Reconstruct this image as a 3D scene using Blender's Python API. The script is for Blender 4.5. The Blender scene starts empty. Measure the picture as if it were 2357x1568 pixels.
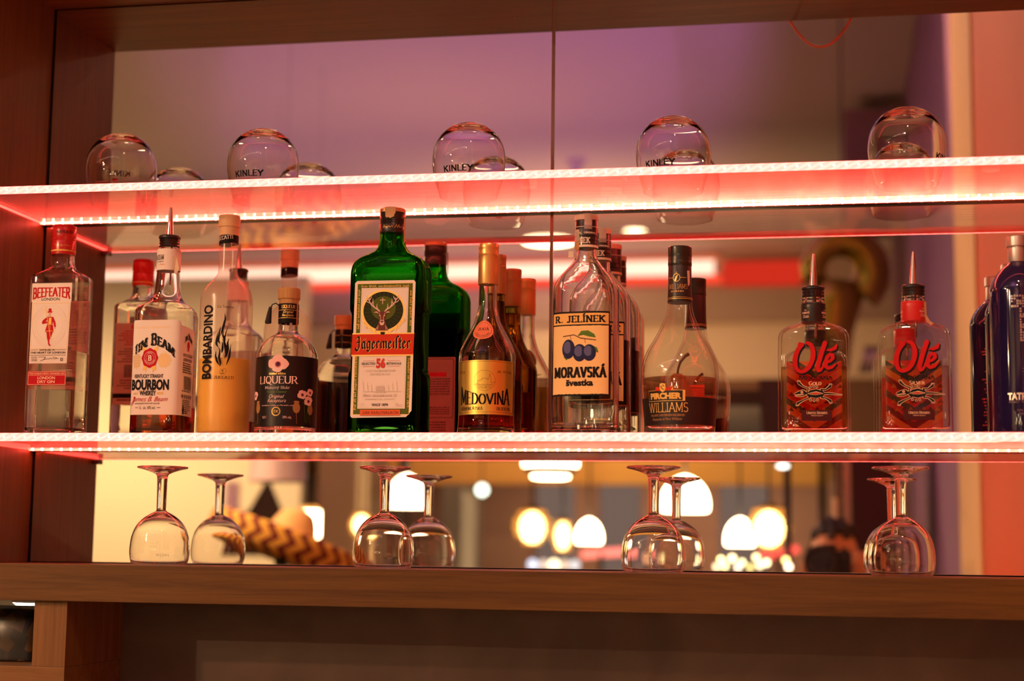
import bpy, bmesh, math, random
from mathutils import Vector, Matrix
from mathutils.geometry import tessellate_polygon

random.seed(7)
SC = bpy.context.scene
# ------------------------------------------------------------------ light levels and view
LED_FRONT = 8.0
LED_BACK = 36.0
EDGE = 4.0
EDGE_SPREAD = 16
LED_SIDE = 10.0
SHELF_DENSITY = 6.0
SHELF_G = .8
SCRATCH = .35
SPOT = 3.0
PEND = 96.0
COUNTER = 70.0
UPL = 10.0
WASH = 90.0
AMBIENT = 0.015
EXPOSURE = 0.0
CAM_POS = Vector((1.28667, -2.53635, 1.57509))
CAM_M = Matrix(((.98212382, .01097961, .18791553), (.18777719, -.12680664, -.97399169), (.01313488, .99186669, -.12660154)))
CAM_ROT = CAM_M.to_euler()
COL = SC.collection
PI = math.pi
MM = 0.001

# ------------------------------------------------------------------ materials
MATS = {}

def new_mat(name):
    m = bpy.data.materials.new(name)
    m.use_nodes = True
    nt = m.node_tree
    nt.nodes.clear()
    out = nt.nodes.new('ShaderNodeOutputMaterial')
    MATS[name] = m
    return m, nt, out

def pbr(name, col, rough=0.5, metal=0.0, coat=0.0, spec=0.5, trans=0.0):
    if name in MATS:
        return MATS[name]
    m, nt, out = new_mat(name)
    if name.startswith(('ink_', 'paper_')) and spec == 0.5:
        spec, rough = .12, .6
    b = nt.nodes.new('ShaderNodeBsdfPrincipled')
    b.inputs['Base Color'].default_value = (*col, 1)
    b.inputs['Roughness'].default_value = rough
    b.inputs['Metallic'].default_value = metal
    b.inputs['Coat Weight'].default_value = coat
    b.inputs['Specular IOR Level'].default_value = spec
    nt.links.new(b.outputs[0], out.inputs[0])
    return m

def emit(name, col, strength):
    m, nt, out = new_mat(name)
    e = nt.nodes.new('ShaderNodeEmission')
    e.inputs[0].default_value = (*col, 1)
    e.inputs[1].default_value = strength
    nt.links.new(e.outputs[0], out.inputs[0])
    return m

def glass(name, col, ior=1.5, rough=0.0):
    m, nt, out = new_mat(name)
    g = nt.nodes.new('ShaderNodeBsdfGlass')
    g.inputs['Color'].default_value = (*col, 1)
    g.inputs['IOR'].default_value = ior
    g.inputs['Roughness'].default_value = rough
    nt.links.new(g.outputs[0], out.inputs[0])
    return m

def node(nt, kind, **kw):
    n = nt.nodes.new(kind)
    for k, v in kw.items():
        setattr(n, k, v)
    return n

def math_node(nt, op, a, b=None, clamp=False):
    n = nt.nodes.new('ShaderNodeMath')
    n.operation = op
    n.use_clamp = clamp
    for i, v in enumerate((a, b)):
        if v is None:
            continue
        if isinstance(v, (int, float)):
            n.inputs[i].default_value = v
        else:
            nt.links.new(v, n.inputs[i])
    return n.outputs[0]

def schlick(nt, base=0.04, power=5.0):
    lw = nt.nodes.new('ShaderNodeLayerWeight')
    lw.inputs[0].default_value = 0.5
    p = math_node(nt, 'POWER', lw.outputs['Facing'], power)
    p = math_node(nt, 'MULTIPLY', p, 1 - base)
    return math_node(nt, 'ADD', p, base, True)

def thin_glass(name, tint=(1, 1, 1), haze=0.0, haze_col=(0.9, 0.85, 0.8), rough=0.0):
    """thin pane or shell: straight-through transparency, mirror sheen, optional frosting"""
    m, nt, out = new_mat(name)
    tr = node(nt, 'ShaderNodeBsdfTransparent'); tr.inputs[0].default_value = (*tint, 1)
    gl = node(nt, 'ShaderNodeBsdfGlossy'); gl.inputs['Roughness'].default_value = rough
    base = tr.outputs[0]
    if haze > 0:
        df = node(nt, 'ShaderNodeBsdfDiffuse'); df.inputs[0].default_value = (*haze_col, 1)
        tl = node(nt, 'ShaderNodeBsdfTranslucent'); tl.inputs[0].default_value = (*haze_col, 1)
        mx0 = node(nt, 'ShaderNodeMixShader'); mx0.inputs[0].default_value = 0.5
        nt.links.new(df.outputs[0], mx0.inputs[1]); nt.links.new(tl.outputs[0], mx0.inputs[2])
        mx = node(nt, 'ShaderNodeMixShader'); mx.inputs[0].default_value = haze
        nt.links.new(tr.outputs[0], mx.inputs[1]); nt.links.new(mx0.outputs[0], mx.inputs[2])
        base = mx.outputs[0]
    mf = node(nt, 'ShaderNodeMixShader')
    nt.links.new(schlick(nt), mf.inputs[0])
    nt.links.new(base, mf.inputs[1]); nt.links.new(gl.outputs[0], mf.inputs[2])
    nt.links.new(mf.outputs[0], out.inputs[0])
    return m

def wood(name, dark, light, axis='X', scale=1.0, rough=0.45, spec=0.22):
    m, nt, out = new_mat(name)
    tc = node(nt, 'ShaderNodeTexCoord')
    mp = node(nt, 'ShaderNodeMapping')
    s = {'X': (2.2, 60, 60), 'Y': (60, 2.2, 60), 'Z': (60, 60, 2.2)}[axis]
    mp.inputs['Scale'].default_value = [v * scale for v in s]
    nt.links.new(tc.outputs['Object'], mp.inputs[0])
    n1 = node(nt, 'ShaderNodeTexNoise'); n1.inputs['Scale'].default_value = 1.0; n1.inputs['Detail'].default_value = 6; n1.inputs['Roughness'].default_value = 0.65
    n1.inputs['Distortion'].default_value = 0.6
    nt.links.new(mp.outputs[0], n1.inputs['Vector'])
    n2 = node(nt, 'ShaderNodeTexNoise'); n2.inputs['Scale'].default_value = 7.0; n2.inputs['Detail'].default_value = 3
    nt.links.new(mp.outputs[0], n2.inputs['Vector'])
    ad = math_node(nt, 'ADD', math_node(nt, 'MULTIPLY', n1.outputs[0], 0.72), math_node(nt, 'MULTIPLY', n2.outputs[0], 0.28))
    cr = node(nt, 'ShaderNodeValToRGB')
    cr.color_ramp.elements[0].position = 0.33; cr.color_ramp.elements[0].color = (*dark, 1)
    cr.color_ramp.elements[1].position = 0.66; cr.color_ramp.elements[1].color = (*light, 1)
    nt.links.new(ad, cr.inputs[0])
    b = node(nt, 'ShaderNodeBsdfPrincipled')
    b.inputs['Roughness'].default_value = rough
    b.inputs['Specular IOR Level'].default_value = spec
    bp = node(nt, 'ShaderNodeBump'); bp.inputs['Strength'].default_value = 0.12; bp.inputs['Distance'].default_value = 0.001
    nt.links.new(ad, bp.inputs['Height']); nt.links.new(bp.outputs[0], b.inputs['Normal'])
    nt.links.new(cr.outputs[0], b.inputs['Base Color'])
    nt.links.new(b.outputs[0], out.inputs[0])
    return m

# ------------------------------------------------------------------ objects
def tag(o, label=None, cat=None, group=None, kind=None):
    if label: o['label'] = label
    if cat: o['category'] = cat
    if group: o['group'] = group
    if kind: o['kind'] = kind
    return o

def empty(name, loc, rz=0.0):
    o = bpy.data.objects.new(name, None)
    COL.objects.link(o)
    o.empty_display_size = 0.02
    o.location = loc
    o.rotation_euler = (0, 0, rz)
    return o

def thing(name, label, cat, loc, rz=0.0, group=None):
    return tag(empty(name, loc, rz), label, cat, group)

def add_mesh(name, verts, faces, mats, parent=None, smooth=False, fmats=None, sharp=None):
    me = bpy.data.meshes.new(name)
    me.from_pydata([tuple(v) for v in verts], [], faces)
    if not isinstance(mats, (list, tuple)):
        mats = [mats]
    for m in mats:
        me.materials.append(m)
    if fmats:
        me.polygons.foreach_set('material_index', fmats)
    if smooth:
        me.polygons.foreach_set('use_smooth', [True] * len(faces))
        if sharp:
            me.set_sharp_from_angle(angle=sharp)
    me.update()
    o = bpy.data.objects.new(name, me)
    COL.objects.link(o)
    if parent is not None:
        o.parent = parent
    return o

def copy_tree(o, parent=None):
    c = o.copy()
    COL.objects.link(c)
    if parent is not None:
        c.parent = parent
        c.matrix_parent_inverse.identity()
    for ch in [x for x in bpy.data.objects if x.parent == o]:
        copy_tree(ch, c)
    return c

class MB:
    """collects simple solids into one mesh"""
    def __init__(s):
        s.v, s.f = [], []
    def add(s, verts, faces):
        b = len(s.v)
        s.v += [Vector(v) for v in verts]
        s.f += [tuple(b + i for i in f) for f in faces]
        return s
    def box(s, x0, y0, z0, x1, y1, z1, bev=0.0):
        if bev <= 0:
            vs = [(x0, y0, z0), (x1, y0, z0), (x1, y1, z0), (x0, y1, z0), (x0, y0, z1), (x1, y0, z1), (x1, y1, z1), (x0, y1, z1)]
            return s.add(vs, [(0, 3, 2, 1), (4, 5, 6, 7), (0, 1, 5, 4), (1, 2, 6, 5), (2, 3, 7, 6), (3, 0, 4, 7)])
        bm = bmesh.new()
        bmesh.ops.create_cube(bm, size=1)
        bmesh.ops.scale(bm, vec=(x1 - x0, y1 - y0, z1 - z0), verts=bm.verts)
        bmesh.ops.translate(bm, vec=((x0 + x1) / 2, (y0 + y1) / 2, (z0 + z1) / 2), verts=bm.verts)
        bmesh.ops.bevel(bm, geom=bm.edges[:], offset=bev, segments=2, affect='EDGES', profile=0.6)
        bm.verts.index_update()
        s.add([v.co.copy() for v in bm.verts], [[v.index for v in f.verts] for f in bm.faces])
        bm.free()
        return s
    def tube(s, pts, r, n=10, caps=True):
        pts = [Vector(p) for p in pts]
        rr = r if isinstance(r, (list, tuple)) else [r] * len(pts)
        up = Vector((0, 0, 1))
        rings = []
        prev = None
        for i, p in enumerate(pts):
            t = (pts[min(i + 1, len(pts) - 1)] - pts[max(i - 1, 0)]).normalized()
            if prev is None:
                a = t.cross(up)
                if a.length < 1e-3:
                    a = t.cross(Vector((1, 0, 0)))
                a.normalize()
            else:
                a = (prev - t * prev.dot(t)).normalized()
            prev = a
            b = t.cross(a)
            rings.append([p + rr[i] * (math.cos(2 * PI * k / n) * a + math.sin(2 * PI * k / n) * b) for k in range(n)])
        base = len(s.v)
        for g in rings:
            s.v += g
        for i in range(len(rings) - 1):
            for k in range(n):
                k2 = (k + 1) % n
                s.f.append((base + i * n + k, base + i * n + k2, base + (i + 1) * n + k2, base + (i + 1) * n + k))
        if caps:
            s.f.append(tuple(base + k for k in reversed(range(n))))
            s.f.append(tuple(base + (len(rings) - 1) * n + k for k in range(n)))
        return s
    def ball(s, c, r, seg=16, rings=10):
        rx, ry, rz = r if isinstance(r, (list, tuple)) else (r, r, r)
        prof = []
        b = len(s.v)
        s.v.append(Vector((c[0], c[1], c[2] - rz)))
        for i in range(1, rings):
            a = -PI / 2 + PI * i / rings
            for k in range(seg):
                th = 2 * PI * k / seg
                s.v.append(Vector((c[0] + rx * math.cos(a) * math.cos(th), c[1] + ry * math.cos(a) * math.sin(th), c[2] + rz * math.sin(a))))
        s.v.append(Vector((c[0], c[1], c[2] + rz)))
        top = len(s.v) - 1
        for k in range(seg):
            s.f.append((b, b + 1 + (k + 1) % seg, b + 1 + k))
            for i in range(rings - 2):
                p = b + 1 + i * seg
                s.f.append((p + k, p + (k + 1) % seg, p + seg + (k + 1) % seg, p + seg + k))
            p = b + 1 + (rings - 2) * seg
            s.f.append((p + k, p + (k + 1) % seg, top))
        return s
    def build(s, name, mat, parent=None, smooth=False, sharp=None):
        return add_mesh(name, s.v, s.f, mat, parent, smooth, None, sharp)

def structure(o, label=None):
    return tag(o, label, None, None, 'structure')

# ------------------------------------------------------------------ lofted bodies
def section(hw, hd, n, N=64):
    """outline starting at the front centre (-Y) going towards +X"""
    pts = []
    for i in range(N):
        a = -PI / 2 + 2 * PI * i / N
        c, s = math.cos(a), math.sin(a)
        e = 2.0 / n
        pts.append((hw * math.copysign(abs(c) ** e, c), hd * math.copysign(abs(s) ** e, s)))
    return pts

def smooth_profile(P, sub=4):
    """monotone cubic through rows of numbers (first column is z); rows given twice make a crease"""
    out = []
    n = len(P)
    k = len(P[0])
    def tang(i, c):
        if i == 0 or i == n - 1:
            return 0.0
        d0 = P[i][c] - P[i - 1][c]
        d1 = P[i + 1][c] - P[i][c]
        if d0 * d1 <= 0:
            return 0.0
        return 2 * d0 * d1 / (d0 + d1)
    T = [[tang(i, c) for c in range(k)] for i in range(n)]
    for c in range(k):
        if n > 1:
            T[0][c] = P[1][c] - P[0][c]
            T[-1][c] = P[-1][c] - P[-2][c]
    for i in range(n - 1):
        if all(abs(P[i][c] - P[i + 1][c]) < 1e-9 for c in range(k)):
            continue
        for j in range(sub):
            t = j / sub
            h00 = 2 * t ** 3 - 3 * t ** 2 + 1; h10 = t ** 3 - 2 * t ** 2 + t
            h01 = -2 * t ** 3 + 3 * t ** 2; h11 = t ** 3 - t ** 2
            out.append([h00 * P[i][c] + h10 * T[i][c] + h01 * P[i + 1][c] + h11 * T[i + 1][c] for c in range(k)])
    out.append(list(P[-1]))
    return out

class Body:
    """profile rows (z, hw, hd, n) in millimetres"""
    def __init__(s, rows, sub=4):
        rows = [tuple(r) if len(r) == 4 else (r[0], r[1], r[1], 2.0) for r in rows]
        s.R = smooth_profile([[r[0] * MM, r[1] * MM, r[2] * MM, r[3]] for r in rows], sub)
    def at(s, z):
        R = s.R
        if z <= R[0][0]: return R[0][1:]
        for a, b in zip(R, R[1:]):
            if a[0] <= z <= b[0] and b[0] > a[0]:
                t = (z - a[0]) / (b[0] - a[0])
                return [a[i] + t * (b[i] - a[i]) for i in (1, 2, 3)]
        return R[-1][1:]
    def perim(s, z, off=0.0, N=128):
        hw, hd, n = s.at(z)
        return section(hw + off, hd + off, n, N)
    def wrap(s, zref, off):
        """map (arc length from front centre, height) -> point on the outside"""
        cache = {}
        def table(z):
            key = round(z, 4)
            if key not in cache:
                p = s.perim(z, off)
                p2 = p + [p[0]]
                L = [0.0]
                for a, b in zip(p2, p2[1:]):
                    L.append(L[-1] + math.hypot(b[0] - a[0], b[1] - a[1]))
                cache[key] = (p2, L)
            return cache[key]
        Lref = table(zref)[1][-1]
        def f(u, v, k=0.0):
            p, L = table(v)
            d = (u / Lref) % 1.0 * L[-1]
            lo, hi = 0, len(L) - 1
            while hi - lo > 1:
                m = (lo + hi) // 2
                if L[m] <= d: lo = m
                else: hi = m
            t = (d - L[lo]) / max(L[hi] - L[lo], 1e-12)
            x = p[lo][0] + t * (p[hi][0] - p[lo][0]); y = p[lo][1] + t * (p[hi][1] - p[lo][1])
            r = math.hypot(x, y)
            q = 1 + k / max(r, 1e-6)
            return (x * q, y * q, v)
        return f

def loft_rows(rows, N, close_bottom=True, close_top=True, flip=False):
    V, F = [], []
    for z, hw, hd, n in rows:
        for x, y in section(hw, hd, n, N):
            V.append((x, y, z))
    for i in range(len(rows) - 1):
        for k in range(N):
            k2 = (k + 1) % N
            F.append((i * N + k, i * N + k2, (i + 1) * N + k2, (i + 1) * N + k))
    if close_bottom:
        V.append((0, 0, rows[0][0])); c = len(V) - 1
        for k in range(N):
            F.append((c, (k + 1) % N, k))
    if close_top:
        V.append((0, 0, rows[-1][0])); c = len(V) - 1
        b = (len(rows) - 1) * N
        for k in range(N):
            F.append((c, b + k, b + (k + 1) % N))
    if flip:
        F = [tuple(reversed(f)) for f in F]
    return V, F

def shell_mesh(name, body, wall, floor_z, mat, parent, N=64, smooth=True):
    """closed glass shell: outside, rim, inside cavity"""
    rows = body.R
    inner = [[max(r[0], floor_z), max(r[1] - wall, 0.002), max(r[2] - wall, 0.002), r[3]] for r in rows if r[0] >= floor_z]
    z0 = inner[0]
    inner = [[floor_z, z0[1] * 0.9, z0[2] * 0.9, z0[3]], [floor_z + 0.0015, z0[1] * 0.975, z0[2] * 0.975, z0[3]]] + [[max(r[0], floor_z + 0.005), *r[1:]] for r in inner if r[0] > floor_z + 0.002]
    allr = rows + inner[::-1]
    V, F = loft_rows(allr, N, True, True)
    return add_mesh(name, V, F, mat, parent, smooth, None, math.radians(50))

def fill_mesh(name, body, wall, floor_z, level, mat, parent, N=64, grow=0.0004, close=True):
    rows = []
    for r in body.R:
        if r[0] > floor_z + 0.005 and r[0] < level:
            rows.append([r[0], r[1] - wall + grow, r[2] - wall + grow, r[3]])
    a = body.at(floor_z + 0.005)
    b = body.at(level)
    rows = [[floor_z - grow, (a[0] - wall) * 0.9 + grow, (a[1] - wall) * 0.9 + grow, a[2]], [floor_z + 0.0015, (a[0] - wall) * 0.975 + grow, (a[1] - wall) * 0.975 + grow, a[2]],
            [floor_z + 0.005, a[0] - wall + grow, a[1] - wall + grow, a[2]]] + rows + [[level, b[0] - wall + grow, b[1] - wall + grow, b[2]]]
    V, F = loft_rows(rows, N)
    return add_mesh(name, V, F, mat, parent, True, None, math.radians(40))

def lathe(name, rows, mat, parent, N=48, sub=1, knurl=0, kd=0.02, closed=(True, True), kz=None):
    """rows (z, r) in mm; knurl: number of fine vertical ribs"""
    R = smooth_profile([[a * MM, b * MM] for a, b in rows], sub) if sub > 1 else [[a * MM, b * MM] for a, b in rows]
    M = knurl * 2 if knurl else N
    V, F = [], []
    for z, r in R:
        for k in range(M):
            th = -PI / 2 + 2 * PI * k / M
            rr = r
            if knurl and (kz is None or kz[0] * MM <= z <= kz[1] * MM):
                rr = r * (1 - (kd if k % 2 else 0))
            V.append((rr * math.cos(th), rr * math.sin(th), z))
    for i in range(len(R) - 1):
        for k in range(M):
            k2 = (k + 1) % M
            F.append((i * M + k, i * M + k2, (i + 1) * M + k2, (i + 1) * M + k))
    if closed[0]:
        F.append(tuple(reversed(range(M))))
    if closed[1]:
        F.append(tuple((len(R) - 1) * M + k for k in range(M)))
    return add_mesh(name, V, F, mat, parent, True, None, math.radians(32))

def lathe_shell(name, outer, inner, mat, parent, N=64, sub=5):
    """glass vessel from outside rows and inside rows (z, r) mm, both listed from the rim onwards"""
    o = smooth_profile([[a * MM, b * MM] for a, b in outer], sub)
    i = smooth_profile([[a * MM, b * MM] for a, b in inner], sub)
    R = i[::-1] + o
    V, F = [], []
    for z, r in R:
        for k in range(N):
            th = 2 * PI * k / N
            V.append((r * math.cos(th), r * math.sin(th), z))
    for a in range(len(R) - 1):
        for k in range(N):
            k2 = (k + 1) % N
            F.append((a * N + k, (a + 1) * N + k, (a + 1) * N + k2, a * N + k2))
    F.append(tuple(range(N)))
    F.append(tuple((len(R) - 1) * N + k for k in reversed(range(N))))
    me = add_mesh(name, V, F, mat, parent, True, None, math.radians(50))
    bm = bmesh.new(); bm.from_mesh(me.data); bmesh.ops.recalc_face_normals(bm, faces=bm.faces[:]); bm.to_mesh(me.data); bm.free()
    return me
# ------------------------------------------------------------------ flat artwork for labels
_FONT = {}

def font_tris(body, bold=0.0, shear=0.0):
    key = (body, bold, shear)
    if key in _FONT:
        return _FONT[key]
    cu = bpy.data.curves.new('lettering', 'FONT')
    cu.body = body
    cu.size = 1.0
    cu.resolution_u = 3
    cu.offset = bold
    cu.shear = shear
    ob = bpy.data.objects.new('lettering', cu)
    me = bpy.data.meshes.new_from_object(ob)
    me.calc_loop_triangles()
    tris = []
    for t in me.loop_triangles:
        p = [(me.vertices[i].co.x, me.vertices[i].co.y) for i in t.vertices]
        ar = (p[1][0] - p[0][0]) * (p[2][1] - p[0][1]) - (p[2][0] - p[0][0]) * (p[1][1] - p[0][1])
        if abs(ar) > 1e-9:
            tris.append(p if ar > 0 else [p[0], p[2], p[1]])
    bpy.data.objects.remove(ob); bpy.data.curves.remove(cu); bpy.data.meshes.remove(me)
    _FONT[key] = tris
    return tris

def arc(cx, cy, rx, ry, a0, a1, n=10):
    return [(cx + rx * math.cos(math.radians(a0 + (a1 - a0) * i / n)), cy + ry * math.sin(math.radians(a0 + (a1 - a0) * i / n))) for i in range(n + 1)]

# capital skeletons: advance width, strokes; cap height is 1
CAP = {
    'A': (.84, [[(.06, 0), (.42, 1)], [(.42, 1), (.78, 0)], [(.2, .34), (.64, .34)]]),
    'B': (.72, [[(.12, 0), (.12, 1)], [(.12, 1), (.36, 1)] + arc(.36, .76, .22, .24, 90, -90) + [(.12, .52)], [(.12, .52), (.38, .52)] + arc(.38, .26, .26, .26, 90, -90) + [(.12, 0)]]),
    'C': (.76, [arc(.44, .5, .34, .5, 42, 318, 18)]),
    'D': (.8, [[(.12, 0), (.12, 1)], [(.12, 1), (.32, 1)] + arc(.32, .5, .38, .5, 90, -90, 16) + [(.12, 0)]]),
    'E': (.66, [[(.12, 0), (.12, 1)], [(.12, 1), (.58, 1)], [(.12, .52), (.48, .52)], [(.12, 0), (.6, 0)]]),
    'F': (.62, [[(.12, 0), (.12, 1)], [(.12, 1), (.58, 1)], [(.12, .52), (.46, .52)]]),
    'G': (.82, [arc(.44, .5, .34, .5, 45, 330, 18) + [(.72, .42)], [(.48, .42), (.74, .42)], [(.72, .42), (.72, .06)]]),
    'H': (.84, [[(.12, 0), (.12, 1)], [(.72, 0), (.72, 1)], [(.12, .52), (.72, .52)]]),
    'I': (.34, [[(.17, 0), (.17, 1)]]),
    'J': (.5, [[(.34, 1), (.34, .22)] + arc(.18, .2, .16, .2, 0, -150, 8)]),
    'K': (.8, [[(.12, 0), (.12, 1)], [(.68, 1), (.14, .42)], [(.3, .58), (.72, 0)]]),
    'L': (.62, [[(.12, 0), (.12, 1)], [(.12, 0), (.58, 0)]]),
    'M': (1.0, [[(.12, 0), (.14, 1)], [(.14, 1), (.5, .12)], [(.5, .12), (.86, 1)], [(.86, 1), (.88, 0)]]),
    'N': (.84, [[(.12, 0), (.12, 1)], [(.12, 1), (.72, 0)], [(.72, 0), (.72, 1)]]),
    'O': (.84, [arc(.42, .5, .34, .5, 0, 360, 24)]),
    'P': (.7, [[(.12, 0), (.12, 1)], [(.12, 1), (.36, 1)] + arc(.36, .74, .24, .26, 90, -90) + [(.12, .48)]]),
    'Q': (.84, [arc(.42, .5, .34, .5, 0, 360, 24), [(.4, .2), (.62, -.08), (.8, -.14)]]),
    'R': (.78, [[(.12, 0), (.12, 1)], [(.12, 1), (.36, 1)] + arc(.36, .75, .24, .25, 90, -90) + [(.12, .5)], [(.36, .5), (.7, 0)]]),
    'S': (.66, [arc(.33, .75, .23, .25, 35, 250, 12) + arc(.33, .26, .25, .26, 80, -145, 12)]),
    'T': (.7, [[(.35, 0), (.35, 1)], [(.03, 1), (.67, 1)]]),
    'U': (.82, [[(.12, 1), (.12, .36)] + arc(.41, .34, .29, .34, 180, 360, 12) + [(.7, .36), (.7, 1)]]),
    'V': (.8, [[(.06, 1), (.4, 0)], [(.4, 0), (.74, 1)]]),
    'W': (1.12, [[(.06, 1), (.32, 0)], [(.32, 0), (.56, 1)], [(.56, 1), (.8, 0)], [(.8, 0), (1.06, 1)]]),
    'X': (.8, [[(.08, 0), (.72, 1)], [(.08, 1), (.72, 0)]]),
    'Y': (.78, [[(.06, 1), (.39, .48)], [(.72, 1), (.39, .48)], [(.39, .48), (.39, 0)]]),
    'Z': (.7, [[(.08, 1), (.62, 1)], [(.62, 1), (.08, 0)], [(.08, 0), (.64, 0)]]),
    '.': (.3, [[(.15, .02), (.16, .06)]]),
    '-': (.4, [[(.06, .45), (.34, .45)]]),
    ' ': (.34, []),
}
ACUTE = [(-.06, 1.14), (.1, 1.32)]
for _k, _b in (('Á', 'A'), ('Í', 'I')):
    _w, _s = CAP[_b]
    CAP[_k] = (_w, _s + [[(_w / 2 + p[0], p[1]) for p in ACUTE]])
_w, _s = CAP['A']; CAP['Ä'] = (_w, _s + [[(.28, 1.2), (.29, 1.24)], [(.55, 1.2), (.56, 1.24)]])
_w, _s = CAP['R']; CAP['Ř'] = (_w, _s + [[(.2, 1.3), (.36, 1.14), (.52, 1.3)]])

# broken-script (blackletter) lower case: drawn with a slanted broad nib, x-height .62
def _v(x, y0=.08, y1=.56):
    return [[(x - .05, y1 - .05), (x, y1), (x, y0 + .04), (x + .06, y0 - .02)]]
BLK = {
    'i': (.3, _v(.15) + [[(.12, .74), (.19, .8)]]),
    'n': (.56, _v(.13) + [[(.16, .5), (.3, .6), (.4, .54)]] + _v(.41)),
    'm': (.84, _v(.13) + [[(.16, .5), (.3, .6), (.4, .54)]] + _v(.41) + [[(.44, .5), (.58, .6), (.68, .54)]] + _v(.69)),
    'u': (.56, _v(.13) + [[(.17, .04), (.34, .1)]] + _v(.41)),
    'e': (.46, [[(.3, .5), (.2, .6), (.1, .5), (.1, .12), (.2, .02), (.38, .12)], [(.22, .6), (.36, .46), (.12, .32)]]),
    'r': (.42, _v(.13) + [[(.16, .5), (.26, .62), (.38, .52)]]),
    't': (.36, [[(.15, .86), (.15, .12), (.22, .02), (.34, .1)], [(.02, .58), (.3, .58)]]),
    's': (.34, [[(.14, .0), (.14, .9), (.22, 1.0), (.36, .93)], [(.02, .5), (.16, .56)]]),
    'g': (.54, [[(.36, .56), (.2, .6), (.1, .48), (.1, .16), (.2, .04), (.34, .14)], [(.4, .6), (.4, -.06), (.28, -.2), (.08, -.12)]]),
    'a': (.52, [[(.34, .52), (.2, .6), (.1, .46), (.1, .14), (.2, .02), (.36, .16)], [(.38, .6), (.38, .1), (.46, .0)]]),
    'd': (.52, [[(.36, .52), (.2, .6), (.1, .46), (.1, .14), (.22, .0), (.4, .14), (.4, .5), (.2, .88)]]),
    'b': (.52, [[(.12, .92), (.12, .1), (.24, 0), (.4, .12), (.4, .48), (.28, .6), (.14, .5)]]),
    'h': (.54, [[(.12, .92), (.12, .0)], [(.14, .5), (.28, .6), (.4, .48), (.4, .1), (.3, -.14)]]),
    'o': (.52, [[(.22, .6), (.1, .48), (.1, .14), (.24, 0), (.4, .14), (.4, .48), (.22, .6)]]),
    'w': (.72, _v(.13) + _v(.37) + [[(.58, .6), (.62, .46), (.62, .14), (.4, 0)]]),
    'l': (.3, [[(.14, .94), (.14, .1), (.22, 0)]]),
    'c': (.42, [[(.34, .52), (.2, .6), (.1, .48), (.1, .14), (.22, .0), (.36, .1)]]),
    'j': (.3, [[(.1, .52), (.16, .58), (.16, -.06), (.04, -.2)], [(.13, .74), (.2, .8)]]),
    'f': (.34, [[(.14, -.1), (.14, .9), (.24, 1.0), (.36, .92)], [(.02, .56), (.28, .56)]]),
    'p': (.54, [[(.12, .58), (.12, -.2)], [(.14, .5), (.28, .6), (.4, .48), (.4, .14), (.26, .02), (.14, .1)]]),
    'z': (.42, [[(.08, .56), (.34, .56), (.14, .32), (.34, .16), (.12, -.14)]]),
    'ä': (.52, [[(.34, .52), (.2, .6), (.1, .46), (.1, .14), (.2, .02), (.36, .16)], [(.38, .6), (.38, .1), (.46, .0)], [(.14, .76), (.2, .82)], [(.34, .76), (.4, .82)]]),
    'ö': (.52, [[(.22, .6), (.1, .48), (.1, .14), (.24, 0), (.4, .14), (.4, .48), (.22, .6)], [(.12, .76), (.18, .82)], [(.32, .76), (.38, .82)]]),
    'J': (.62, [[(.08, .8), (.24, .98), (.44, .9)], [(.4, .92), (.4, .1), (.26, -.16), (.04, -.06), (.02, .1)], [(.14, .5), (.5, .56)]]),
    'D': (.7, [[(.06, .82), (.3, .96), (.56, .7), (.56, .22), (.3, 0), (.1, .1)], [(.26, .86), (.2, .4), (.26, .1)]]),
    'W': (.86, [[(.08, .8), (.16, .92), (.16, .16), (.3, .02), (.44, .16), (.44, .86)], [(.44, .16), (.6, .0), (.72, .2), (.72, .7), (.6, .92)]]),
    'E': (.64, [[(.5, .84), (.3, .96), (.1, .74), (.1, .22), (.32, 0), (.54, .14)], [(.14, .5), (.44, .54)]]),
    'S': (.64, [[(.52, .84), (.3, .96), (.14, .78), (.44, .4), (.44, .14), (.26, 0), (.06, .1)]]),
    'G': (.66, [[(.52, .84), (.3, .96), (.1, .74), (.1, .22), (.32, 0), (.54, .16), (.54, .48), (.34, .5)]]),
    '.': (.24, [[(.1, .02), (.16, .08)]]), ',': (.24, [[(.14, .06), (.08, -.08)]]), "'": (.2, [[(.1, .9), (.08, .8)]]), ' ': (.3, []),
}
BLK['ß'] = (.6, BLK['f'][1] + [[(.26, .9), (.44, .78), (.3, .5), (.48, .3), (.44, .08), (.3, .0)]])
BLK['k'] = (.48, BLK['l'][1] + [[(.16, .36), (.34, .6)], [(.18, .36), (.4, .02)]])
BLK['v'] = BLK['b']; BLK['ü'] = (.56, BLK['u'][1] + BLK['ä'][1][2:])

def hull(points):
    pts = sorted(set((round(x, 7), round(y, 7)) for x, y in points))
    if len(pts) < 3:
        return pts
    def half(ps):
        h = []
        for p in ps:
            while len(h) >= 2 and (h[-1][0] - h[-2][0]) * (p[1] - h[-2][1]) - (h[-1][1] - h[-2][1]) * (p[0] - h[-2][0]) <= 0:
                h.pop()
            h.append(p)
        return h
    a = half(pts); b = half(pts[::-1])
    return a[:-1] + b[:-1]

def nib_poly(w, h, ang):
    c, s = math.cos(ang), math.sin(ang)
    return [(x * c - y * s, x * s + y * c) for x, y in ((-w / 2, -h / 2), (w / 2, -h / 2), (w / 2, h / 2), (-w / 2, h / 2))]

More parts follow.
